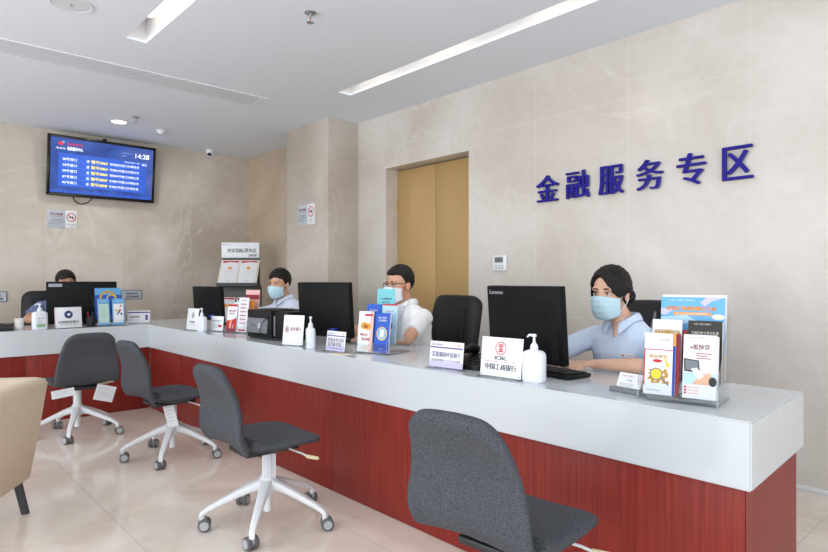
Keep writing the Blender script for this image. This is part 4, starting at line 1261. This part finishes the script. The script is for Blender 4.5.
def d_blue(b, w, h, y):
    b.q(-w / 2, w / 2, 0, h, y, 'ink_blue'); b.q(-w / 2, w / 2, 0, h * 0.2, y - 0.0003, 'ink_deepblue')
    b.t('网上银行', 0, h * 0.88, w * 0.6, h * 0.05, y - 0.0006, 'ink_white', 0.0006); b.t('手机银行', 0, h * 0.81, w * 0.6, h * 0.05, y - 0.0006, 'ink_white', 0.0006)
    b.disc(0, h * 0.48, w * 0.36, h * 0.17, y - 0.0006, 'ink_yellow', 24); b.disc(0, h * 0.48, w * 0.30, h * 0.14, y - 0.0009, 'ink_sky', 24); b.q(-w * 0.13, w * 0.13, h * 0.39, h * 0.58, y - 0.0012, 'ink_white'); b.disc(w * 0.2, h * 0.5, w * 0.09, h * 0.03, y - 0.0015, 'ink_skin', 12)
    b.t('轻松办', 0, h * 0.10, w * 0.4, h * 0.04, y - 0.0006, 'ink_paleblue')
brochure(H3, 'deep blue brochure with yellow oval picture, front of its holder', 0.056, 0.018, 0.010, 0.100, 0.225, 0.012, d_blue)
brochure(H3, 'blue brochure top peeking out above the white gold one', -0.056, 0.085, 0.055, 0.100, 0.225, 0.004, lambda b, w, h, y: (b.q(-w / 2, w / 2, 0, h, y, 'ink_blue'), b.t('电子银行', 0, h * 0.84, w * 0.6, h * 0.05, y - 0.0004, 'ink_white', 0.0005)), 'ink_blue')
brochure(H3, 'white brochure with red strip behind the deep blue brochure', 0.056, 0.085, 0.055, 0.104, 0.228, 0.006, lambda b, w, h, y: (b.q(-w / 2, w / 2, 0, h * 0.96, y, 'ink_paleblue'), b.q(-w / 2, w / 2, h * 0.96, h, y, 'ink_red'), b.t('信用卡', 0, h * 0.82, w * 0.6, h * 0.05, y - 0.0004, 'ink_red'), b.disc(0.0, h * 0.45, w * 0.25, h * 0.12, y - 0.0004, 'ink_darkred', 16)))
def d_teal(b, w, h, y):
    b.q(-w / 2, w / 2, 0, h, y, 'ink_teal'); b.t('个人金融服务指南', 0, h * 0.80, w * 0.66, h * 0.04, y - 0.0004, 'ink_navy', 0.0004); b.t('业务手册', 0, h * 0.73, w * 0.4, h * 0.035, y - 0.0004, 'ink_navy', 0.0004)
brochure(H3, 'tall teal brochure at the back of its holder, covering the mask of the person', -0.022, 0.165, 0.076, 0.128, 0.292, 0.006, d_teal, lean=4)
brochure(H3, 'plain white brochure lower than the teal one it stands behind', 0.02, 0.173, 0.076, 0.15, 0.20, 0.01, lambda b, w, h, y: None, lean=4)

H2 = 'clear brochure holder with red brochures beside the black printer'
holder(H2, (-4.42, 2.11), R(18), 0.225, 0.22, [(0.02, 0.006, 0.05), (0.085, 0.045, 0.05), (0.155, 0.06, 0.08)])
def d_red(b, w, h, y):
    b.q(-w * 0.5, w * 0.5, h * 0.92, h, y, 'ink_red'); b.t('创业贷款', 0, h * 0.76, w * 0.7, h * 0.07, y, 'ink_red', 0.0008); b.t('惠民惠企', 0, h * 0.66, w * 0.6, h * 0.05, y, 'ink_red', 0.0006)
    b.pg([(-w * 0.5, 0), (w * 0.5, 0), (w * 0.5, h * 0.52), (w * 0.1, h * 0.44), (-w * 0.5, h * 0.40)], y - 0.0003, 'ink_red'); b.q(-w * 0.5, w * 0.5, 0, h * 0.12, y - 0.0006, 'ink_plum')
    b.pg([(-w * 0.2, h * 0.12), (-w * 0.02, h * 0.12), (0.0, h * 0.34), (-w * 0.14, h * 0.36)], y - 0.0009, 'ink_pink'); b.pg([(w * 0.08, h * 0.12), (w * 0.26, h * 0.12), (w * 0.2, h * 0.30)], y - 0.0009, 'ink_skin'); b.disc(-w * 0.05, h * 0.38, 0.011, 0.01, y - 0.0012, 'ink_orange', 12)
brochure(H2, 'white and red brochure at the front of the holder next to the printer', -0.056, 0.018, 0.010, 0.105, 0.218, 0.004, d_red)
brochure(H2, 'grey white brochure leaning at the side behind the red front brochure', -0.060, 0.085, 0.052, 0.10, 0.19, 0.004, lambda b, w, h, y: lines(b, -w * 0.3, w * 0.3, h * 0.8, 4, 0.03, y, 'ink_lightgrey'))
def d_list(b, w, h, y):
    b.t('业务办理流程', 0, h * 0.92, w * 0.6, h * 0.04, y, 'ink_darkred')
    for i in range(6): b.q(-w * 0.3, w * 0.3, h * (0.80 - i * 0.11), h * (0.825 - i * 0.11), y, 'ink_plum'); b.q(-w * 0.3, w * 0.2, h * (0.765 - i * 0.11), h * (0.78 - i * 0.11), y, 'ink_pink')
    b.q(-w * 0.4, w * 0.35, h * 0.03, h * 0.075, y, 'ink_red')
brochure(H2, 'white list brochure with rows of red text next to the printer', 0.055, 0.024, 0.012, 0.105, 0.27, 0.006, d_list)
brochure(H2, 'orange edged booklet behind the red list brochure', 0.058, 0.085, 0.05, 0.10, 0.21, 0.006, d_edge('ink_orange'), 'ink_orange')
brochure(H2, 'small sky blue leaflet peeking out behind the red front brochure', -0.03, 0.095, 0.05, 0.08, 0.215, 0.003, d_edge('ink_sky'), 'ink_sky')
brochure(H2, 'pale pink sheet with dark red band at the back of the red brochure holder', 0.03, 0.155, 0.07, 0.15, 0.27, 0.004, lambda b, w, h, y: (b.q(-w / 2, w / 2, 0, h, y, 'ink_pink'), b.q(-w / 2, w / 2, h * 0.72, h * 0.86, y - 0.0004, 'ink_darkred')), lean=4)

H1 = 'clear brochure holder with blue brochures on the short counter'
holder(H1, (-5.875, 1.63), R(92), 0.25, 0.17, [(0.02, 0.006, 0.05), (0.11, 0.05, 0.08)])
def d_pb(pic):
    def d(b, w, h, y):
        b.q(-w / 2, w / 2, 0, h, y, 'ink_sky'); b.q(-w * 0.42, w * 0.42, h * 0.08, h * 0.80, y - 0.0004, 'ink_palegreen' if pic else 'ink_white'); b.t('善建者行', 0, h * 0.90, w * 0.6, h * 0.05, y - 0.0004, 'ink_white', 0.0006)
        if pic: lines(b, -w * 0.3, w * 0.3, h * 0.7, 8, 0.014, y - 0.0008, 'ink_green')
        else:
            for i, m_ in enumerate(('ink_orange', 'ink_sky', 'ink_navy', 'ink_red', 'ink_navy')): b.disc(-w * 0.2 + 0.11 * w * i, h * (0.55 - 0.07 * ((i * 2) % 3)), 0.009, 0.011, y - 0.0008, m_, 12)
            b.disc(w * 0.2, h * 0.72, 0.008, 0.008, y - 0.0008, 'ink_red', 10)
    return d
brochure(H1, 'pale blue brochure with green text lines, front of its holder on the short counter', -0.062, 0.02, 0.010, 0.10, 0.24, 0.004, d_pb(True), yaw=3)
brochure(H1, 'pale blue brochure with coloured dots, front of its holder on the short counter', 0.062, 0.02, 0.010, 0.10, 0.24, 0.004, d_pb(False), yaw=-3)
def d_arch(b, w, h, y):
    b.q(-w / 2, w / 2, 0, h, y, 'ink_blue'); b.q(-w / 2, w / 2, h * 0.78, h, y - 0.0002, 'ink_sky'); b.ringq(0, h * 0.66, 0.055, 0.075, y - 0.0005, 'ink_gold', 0, 180, 24); b.ringq(0.03, h * 0.64, 0.035, 0.045, y - 0.0008, 'ink_yellow', 0, 180, 20)
brochure(H1, 'blue sheet with golden arches at the back of the blue brochure holder', 0.0, 0.11, 0.056, 0.225, 0.29, 0.005, d_arch, 'ink_blue', lean=4)

lf = MB(); lf.box(-0.07, 0.07, -0.035, 0.035, 0, 0.002, 'paper_cream')
lf.q(-0.05, 0.03, -0.01, 0.01, -0.0026, 'ink_gold', Matrix.Rotation(R(-90), 4, 'X'))
o = lf.build('leaflet'); o.location = (-2.77, 1.965, CT + 0.0005); o.rotation_euler.z = R(6)
tag(o, 'cream leaflet lying flat on the white worktop before the clear holder', 'leaflet')

# ------------------------------------------------------------------ things on the walls
# raised characters: one object each
for i, (ch, xa, xb, lab) in enumerate((('金', -2.875, -2.645, 'first blue raised character of the wall sign, jin, above the monitor'), ('融', -2.60, -2.378, 'second blue raised character of the wall sign, rong'), ('服', -2.325, -2.108, 'third blue raised character of the wall sign, fu, fourth from the end'), ('务', -2.035, -1.825, 'fourth blue raised character of the wall sign, wu, between fu and zhuan'), ('专', -1.755, -1.55, 'fifth blue raised character of the wall sign, zhuan, next to last'), ('区', -1.47, -1.275, 'last blue raised character of the wall sign, qu, open box shape'))):
    vs, fs, x0, x1, y0, y1 = text_mesh(ch)
    w = xb - xa; h = 0.205; w *= 0.92
    b = MB()
    for k, sh in enumerate((-0.005, 0.005, 0.0)):
        dz = 0.0012 * k
        # front faces, back faces and rims of the thickened strokes
        P = [(-(w - 0.012) / 2 + (a - x0) / (x1 - x0) * (w - 0.012) + sh, (c - y0) / (y1 - y0) * h) for a, c in vs]
        n = len(P); cnt = {}
        for f in fs:
            for i_ in range(len(f)):
                e = (f[i_], f[(i_ + 1) % len(f)]); cnt[frozenset(e)] = cnt.get(frozenset(e), 0) + 1
        V = [(x, -0.028 - dz, z) for x, z in P] + [(x, -0.008, z) for x, z in P]
        b.add(V, list(fs), 'letter_blue')
        side = []
        for f in fs:
            for i_ in range(len(f)):
                e = (f[i_], f[(i_ + 1) % len(f)])
                if cnt[frozenset(e)] == 1: side.append((e[1], e[0], e[0] + n, e[1] + n))
        b.add(V, side, 'letter_side')
    for x in (-w * 0.2, w * 0.2): b.cyl((x, -0.012, h * 0.5), (x, 0.0, h * 0.5), 0.004, 'steel', seg=8)
    o = b.build('wall_character', smooth=False)
    o.location = ((xa + xb) / 2 + 0.004, YB, 1.815)
    tag(o, lab, 'wall sign letter', 'blue raised characters of the wall sign')

def wall_thing(name, label, cat, loc, rotz, group=None): return thing(name, label, cat, loc, rotz, group)
def no_smoking(label, loc, rotz, w, h):
    t = wall_thing('no_smoking_sign', label, 'sign', loc, rotz, 'no smoking signs')
    b = MB(); b.box(-w / 2, w * 0.10, -0.006, 0, 0, h, 'paper_grey', 0.001)
    cx = -w * 0.20
    b.t('禁止吸烟', cx, h * 0.76, w * 0.40, h * 0.13, -0.0066, 'ink_red', 0.001); b.t('NO SMOKING', cx, h * 0.63, w * 0.38, h * 0.05, -0.0066, 'ink_grey')
    b.t('根据控烟条例', cx + 0.01, h * 0.46, w * 0.34, h * 0.07, -0.0066, 'ink_black'); b.t('本区域禁止吸烟 违者罚款', cx, h * 0.34, w * 0.5, h * 0.06, -0.0066, 'ink_black'); b.t('监督电话 12345', cx - 0.02, h * 0.22, w * 0.36, h * 0.06, -0.0066, 'ink_black')
    b.build('text_panel', t)
    b = MB(); b.box(w * 0.10, w / 2, -0.007, 0, 0, h, 'paper', 0.001)
    cx, cz, r = w * 0.30, h * 0.62, min(w * 0.165, h * 0.26)
    b.ringq(cx, cz, r * 0.82, r, -0.0076, 'ink_red', n=30)
    b.q(cx - r * 0.55, cx + r * 0.5, cz - r * 0.12, cz + r * 0.10, -0.0076, 'ink_dark'); b.q(cx + r * 0.2, cx + r * 0.32, cz + r * 0.1, cz + r * 0.45, -0.0076, 'ink_grey')
    a = R(-45); L = r * 0.85; q = r * 0.09
    b.pg([(cx + L * math.cos(a) * s1 - q * math.sin(a) * s2, cz + L * math.sin(a) * s1 + q * math.cos(a) * s2) for s1, s2 in ((-1, -1), (1, -1), (1, 1), (-1, 1))], -0.0082, 'ink_red')
    b.t('禁止吸烟场所', cx, h * 0.22, w * 0.30, h * 0.05, -0.0076, 'ink_black'); b.t('请勿吸烟', cx, h * 0.12, w * 0.14, h * 0.04, -0.0076, 'ink_red')
    b.build('symbol_panel', t)
no_smoking('no smoking sign on the left wall under the television', (XL, 1.633, 1.797), R(90), 0.305, 0.21)
no_smoking('no smoking sign on the marble column', (-5.665, 3.55, 1.807), 0, 0.345, 0.225)

for lb, y0, y1 in (('blue grey door plate with two text lines on the far wall beside the blue brochures', 2.262, 2.512), ('blue grey door plate on the far wall at the frame edge', 0.86, 1.102)):
    b = MB(); w = y1 - y0; b.box(-w / 2, w / 2, -0.008, 0, 0, 0.112, 'ink_navy', 0.001); b.box(-w * 0.47, w * 0.47, -0.0095, -0.007, 0.006, 0.106, 'paper_grey')
    b.t('电源插座', 0, 0.072, w * 0.55, 0.024, -0.0102, 'ink_navy', 0.0006); b.t('请勿触碰', 0.01, 0.034, w * 0.62, 0.026, -0.0102, 'ink_navy', 0.0006)
    o = b.build('wall_plate'); o.location = (XL, (y0 + y1) / 2, 0.962); o.rotation_euler.z = R(90)
    tag(o, lb, 'sign', 'blue grey plates on the far wall')

th = wall_thing('thermostat', 'white wall thermostat with grey display right of the door', 'thermostat', (-3.24, YB, 1.277), 0)
b = MB(); b.box(-0.073, 0.073, -0.022, 0, 0, 0.132, 'white_gloss', 0.006)
for i in range(3):
    for j in range(2): b.box(-0.045 + i * 0.033, -0.020 + i * 0.033, -0.0245, -0.02, 0.016 + j * 0.022, 0.029 + j * 0.022, 'paper_grey', 0.002)
b.build('housing', th)
b = MB(); b.box(-0.048, 0.042, -0.0235, -0.02, 0.070, 0.116, 'grey_plastic', 0.001); b.t('25', 0.0, 0.093, 0.03, 0.02, -0.0241, 'ink_dark'); b.build('display', th)

tv = wall_thing('television', 'wall mounted television with blue queue list tilted forward below the ceiling', 'television', (XL, 2.04, 2.16), R(90))
TT = TL(0, -0.09, 0) @ Matrix.Rotation(R(7), 4, 'X')
TW, TH = 1.165, 0.68
b = MB(TT); b.box(-TW / 2, TW / 2, 0, 0.05, 0, TH, 'black_gloss', 0.006); b.box(-TW / 2, TW / 2, -0.006, 0.004, 0, 0.036, 'black_gloss', 0.003); b.box(-TW / 2, TW / 2, -0.006, 0.004, TH - 0.030, TH, 'black_gloss', 0.003)
b.box(-TW / 2, -TW / 2 + 0.030, -0.006, 0.004, 0, TH, 'black_gloss', 0.003); b.box(TW / 2 - 0.030, TW / 2, -0.006, 0.004, 0, TH, 'black_gloss', 0.003)
b.build('frame', tv)
b = MB(TT); sw, sh_ = TW - 0.06, TH - 0.066; z0 = 0.036
def sx_(f): return -sw / 2 + sw * f
def sz_(f): return z0 + sh_ * (1 - f)
b.q(-sw / 2, sw / 2, z0, z0 + sh_, -0.001, 'tv_picture')
b.q(sx_(0.07), sx_(0.93), sz_(0.88), sz_(0.27), -0.0016, 'tv_panel')
b.disc(sx_(0.09), sz_(0.10), 0.028, 0.022, -0.0024, 'tv_red', 18); b.q(sx_(0.10), sx_(0.125), sz_(0.09), sz_(0.06), -0.0030, 'tv_cyan')
b.t('港务区', sx_(0.09), sz_(0.19), 0.10, 0.02, -0.0024, 'tv_white'); b.t('国际港务区', sx_(0.22), sz_(0.10), 0.16, 0.026, -0.0024, 'tv_red', 0.001); b.t('政务服务中心', sx_(0.22), sz_(0.18), 0.16, 0.04, -0.0024, 'tv_white', 0.001)
b.t('14:28', sx_(0.885), sz_(0.155), 0.16, 0.056, -0.0024, 'tv_white', 0.0008); b.t('2022-07-13', sx_(0.73), sz_(0.13), 0.12, 0.018, -0.0024, 'tv_cyan'); b.t('星期三', sx_(0.70), sz_(0.185), 0.06, 0.018, -0.0024, 'tv_cyan')
b.t('当前等候人数', sx_(0.78), sz_(0.30), 0.17, 0.018, -0.0024, 'tv_white'); b.t('56人', sx_(0.91), sz_(0.31), 0.06, 0.03, -0.0024, 'tv_white', 0.001)
for i, (n_, q_) in enumerate((('08', '5062'), ('03', '5061'), ('09', '5060'), ('07', '5059'), ('05', '5058'))):
    z = sz_(0.375 + 0.107 * i)
    b.t(n_ + '号窗口', sx_(0.175), z, 0.145, 0.032, -0.0024, 'tv_white', 0.0003)
    b.t('请', sx_(0.343), z, 0.03, 0.032, -0.0024, 'tv_white', 0.0003); b.t('取号' + q_, sx_(0.455), z, 0.175, 0.036, -0.0024, 'tv_yellow', 0.0012)
    b.t('号到' + n_ + '号窗口办理业务', sx_(0.705), z - 0.002, 0.335, 0.030, -0.0024, 'tv_white', 0.0002)
    b.q(sx_(0.10), sx_(0.90), z - 0.029, z - 0.0275, -0.0024, 'tv_cyan')
for i in range(40):
    b.q(sx_(i / 40), sx_((i + 0.7) / 40), sz_(1.0), sz_(0.965 - 0.05 * random.random()), -0.002, 'tv_panel')
b.build('screen', tv)
b = MB(TT); b.box(-0.02, 0.02, 0.0, 0.03, TH, TH + 0.026, 'black_plastic', 0.003); b.build('sensor', tv)
b = MB(); b.box(-0.2, 0.2, -0.02, 0, 0.15, 0.5, 'dark_plastic', 0.002); b.box(-0.03, 0.03, -0.10, -0.01, 0.28, 0.36, 'dark_plastic'); b.build('wall_bracket', tv)
b = MB(); b.tube(smooth_path([(-0.31, -0.05, 0.03), (-0.29, -0.025, -0.03), (-0.22, -0.012, -0.07), (-0.14, -0.02, -0.04), (-0.10, -0.05, 0.02)], 6), 0.006, 'black_plastic', 8); b.build('cable', tv)

# ------------------------------------------------------------------ ceiling fittings
def at_ceiling(name, label, cat, x, y, group=None): return thing(name, label, cat, (x, y, ZC), 0, group)
vt = at_ceiling('ceiling_vent', 'long grey linear air vent in the ceiling', 'vent', -5.23, 1.2)
b = MB()
b.box(-0.15, -0.135, -1.2, 1.555, -0.008, 0, 'white_gloss'); b.box(0.135, 0.15, -1.2, 1.555, -0.008, 0, 'white_gloss'); b.box(-0.135, 0.135, 1.54, 1.555, -0.008, 0, 'white_gloss'); b.box(-0.135, 0.135, -1.2, -1.185, -0.008, 0, 'white_gloss')
b.build('frame', vt)
b = MB()
for i in range(11): b.box(-0.13 + i * 0.0245, -0.117 + i * 0.0245, -1.185, 1.54, -0.006, -0.001, 'vent_grey')
b.box(-0.135, 0.135, -1.185, 1.54, -0.001, 0, 'vent_dark'); b.build('grille', vt)
def downlight(label, x, y, r=0.082):
    t = at_ceiling('downlight', label, 'ceiling light', x, y, 'round ceiling downlights')
    b = MB(); b.lathe([(r * 1.0, 0), (r * 1.0, -0.004), (r * 0.86, -0.006), (r * 0.82, -0.002), (r * 0.82, 0)], 'white_gloss', 32); b.build('rim', t)
    b = MB(); b.lathe([(r * 0.8, -0.003), (r * 0.8, -0.001)], 'lamp_glow', 28); b.build('lamp', t)
    l = bpy.data.lights.new('downlight_lamp', 'AREA'); l.shape = 'DISK'; l.size = r * 1.6; l.energy = 8; l.color = (1, 0.95, 0.85)
    lo = bpy.data.objects.new('downlight_lamp', l); COL.objects.link(lo); lo.parent = t; lo.location = (0, 0, -0.008)
downlight('lit round downlight in the ceiling above the television', -6.92, 1.985, 0.092)
downlight('round downlight cut by the top edge of the picture', -2.78, 2.27, 0.06)
sp = at_ceiling('ceiling_speaker', 'round white speaker grille in the ceiling at the top edge', 'speaker', -4.16, 0.92)
b = MB(); b.lathe([(0.122, 0), (0.122, -0.004), (0.116, -0.008), (0.106, -0.006), (0.106, 0)], 'white_gloss', 40); b.build('rim', sp)
b = MB(); b.lathe([(0.106, -0.002), (0.106, -0.005), (0.05, -0.007), (0.001, -0.0075)], 'vent_grey', 36); b.lathe([(0.008, -0.007), (0.006, -0.012)], 'grey_plastic', 12); b.build('grille', sp)
def sprinkler(label, x, y):
    t = at_ceiling('sprinkler', label, 'sprinkler', x, y, 'ceiling sprinklers')
    b = MB(); b.lathe([(0.038, 0), (0.038, -0.004), (0.030, -0.010), (0.014, -0.012)], 'steel', 24); b.build('rose', t)
    b = MB(); b.cyl((0, 0, -0.005), (0, 0, -0.035), 0.009, 'steel', seg=12)
    for s in (-1, 1): b.tube([(s * 0.006, 0, -0.03), (s * 0.016, 0, -0.045), (s * 0.006, 0, -0.062)], 0.003, 'steel', 6)
    b.cyl((0, 0, -0.035), (0, 0, -0.062), 0.003, 'ink_red', seg=8); b.lathe([(0.005, -0.060), (0.024, -0.064), (0.024, -0.066), (0.004, -0.068)], 'steel', 16); b.build('head', t)
sprinkler('chrome ceiling sprinkler between the two light troughs', -3.27, 2.08)
sprinkler('ceiling sprinkler beside the lit downlight near the television', -6.6, 2.06)
sd = at_ceiling('smoke_detector', 'small white detector on the ceiling beside the television', 'smoke detector', -7.0, 2.46)
b = MB(); b.lathe([(0.055, 0), (0.055, -0.012), (0.045, -0.02)], 'white_gloss', 28); b.build('base', sd)
b = MB(); b.lathe([(0.045, -0.02), (0.042, -0.03), (0.030, -0.045), (0.012, -0.05)], 'white_gloss', 28)
for k in range(8): b.box(0.030, 0.040, -0.004, 0.004, -0.042, -0.028, 'grey_plastic', M=RZ(k * PI / 4))
b.build('chamber', sd)
sc_ = at_ceiling('security_camera', 'white security camera in the corner of the ceiling', 'camera', -7.62, 3.30)
b = MB(); b.lathe([(0.05, 0), (0.05, -0.02), (0.046, -0.035)], 'white_gloss', 24); b.build('mount', sc_)
b = MB(); b.ell((0, 0, -0.052), (0.048, 0.048, 0.045), 'white_gloss'); b.build('housing', sc_)
b = MB(TL(0.03, -0.018, -0.066) @ RZ(R(60))); b.ell((0, -0.008, 0), (0.03, 0.012, 0.022), 'black_gloss', 18, 12); b.build('lens', sc_)
for y0 in (1.33, 3.15):
    t = thing('strip_lamp', 'strip lamp recessed in the ceiling trough ' + ('above the marble wall' if y0 > 2 else 'near the speaker grille'), 'ceiling light', (-2.3, y0 + 0.07, ZC + 0.15), 0, 'strip lamps recessed in the ceiling')
    for x in ((-1.85, -0.95, 0.1, 1.1) if y0 > 2 else (-1.75, -0.7, 0.3, 1.2)):
        b = MB(); b.box(x - 0.27, x + 0.27, 0.02, 0.055, -0.03, 0.009, 'lamp_strip', 0.004); b.build('lamp_module', t)

# ------------------------------------------------------------------ document rack in the alcove
rk = thing('document_rack', 'grey leaflet rack with white header board in the marble alcove', 'display rack', (-6.83, 3.30, 0), R(47))
b = MB(); b.box(-0.25, 0.25, 0.02, 0.20, 0.0, 0.60, 'rack_grey', 0.004)
b.loft([[(x, y, z) for y, z in ((0.20, 0.6), (-0.12, 0.6), (-0.12, 0.66), (0.02, 1.10), (0.06, 1.14), (0.14, 1.14), (0.20, 1.10))] for x in (-0.25, 0.25)], 'rack_grey')
b.box(-0.235, 0.235, 0.16, 0.18, 1.0, 1.66, 'rack_grey', 0.003)
b.box(-0.25, 0.25, -0.02, 0.16, 1.125, 1.15, 'rack_grey', 0.003)
b.build('frame', rk)
b = MB(); b.box(-0.235, 0.235, 0.135, 0.16, 1.475, 1.665, 'white_gloss', 0.002)
b.t('西安国际港务区', 0.02, 1.565, 0.36, 0.052, 0.1344, 'ink_dark', 0.0016); b.t('资料架', 0.155, 1.505, 0.10, 0.03, 0.1344, 'ink_dark', 0.001); b.disc(-0.205, 1.64, 0.008, 0.008, 0.1344, 'ink_red', 10); b.t('政务大厅', -0.155, 1.64, 0.06, 0.012, 0.1344, 'ink_grey')
b.build('header_board', rk)
def sheet(label, x, zb, yb, lean, w, h):
    b = MB(); b.box(-w / 2, w / 2, 0, 0.003, 0, h, 'paper')
    b.pg([(-w * 0.46, h * 0.98), (w * 0.46, h * 0.98), (w * 0.46, h * 0.90), (0, h * 0.93), (-w * 0.46, h * 0.88)][::-1], -0.0006, 'ink_red')
    b.disc(0, h * 0.66, w * 0.11, w * 0.11, -0.0006, 'ink_orange', 18); b.t('办事指南', 0, h * 0.50, w * 0.6, h * 0.05, -0.0006, 'ink_pink')
    b.q(-w * 0.1, w * 0.1, h * 0.10, h * 0.115, -0.0006, 'ink_lightgrey')
    o = b.build('document_sheet', smooth=False)
    o.matrix_basis = TL(-6.83, 3.30, 0) @ RZ(R(47)) @ TL(x, yb, zb) @ Matrix.Rotation(R(-lean), 4, 'X')
    tag(o, label, 'document', 'white documents on the grey rack')
b = MB(TL(0, -0.02, 1.155) @ Matrix.Rotation(R(-30), 4, 'X')); b.box(-0.24, 0.24, 0.006, 0.014, 0, 0.34, 'paper_cream'); b.box(-0.24, 0.24, -0.012, 0.008, -0.008, 0.006, 'rack_grey'); b.build('sloped_shelf', rk)
sheet('white document with red top on the upper rack shelf, first of the pair', -0.115, 1.160, -0.017, 30, 0.21, 0.325)
sheet('white document with red top on the upper rack shelf, beside the person', 0.115, 1.160, -0.017, 30, 0.21, 0.325)
sheet('white document with red top on the lower rack shelf behind the brochures', -0.115, 0.70, -0.118, 16, 0.21, 0.30)
sheet('white document with red top on the lower rack shelf close to the person', 0.115, 0.70, -0.118, 16, 0.21, 0.30)
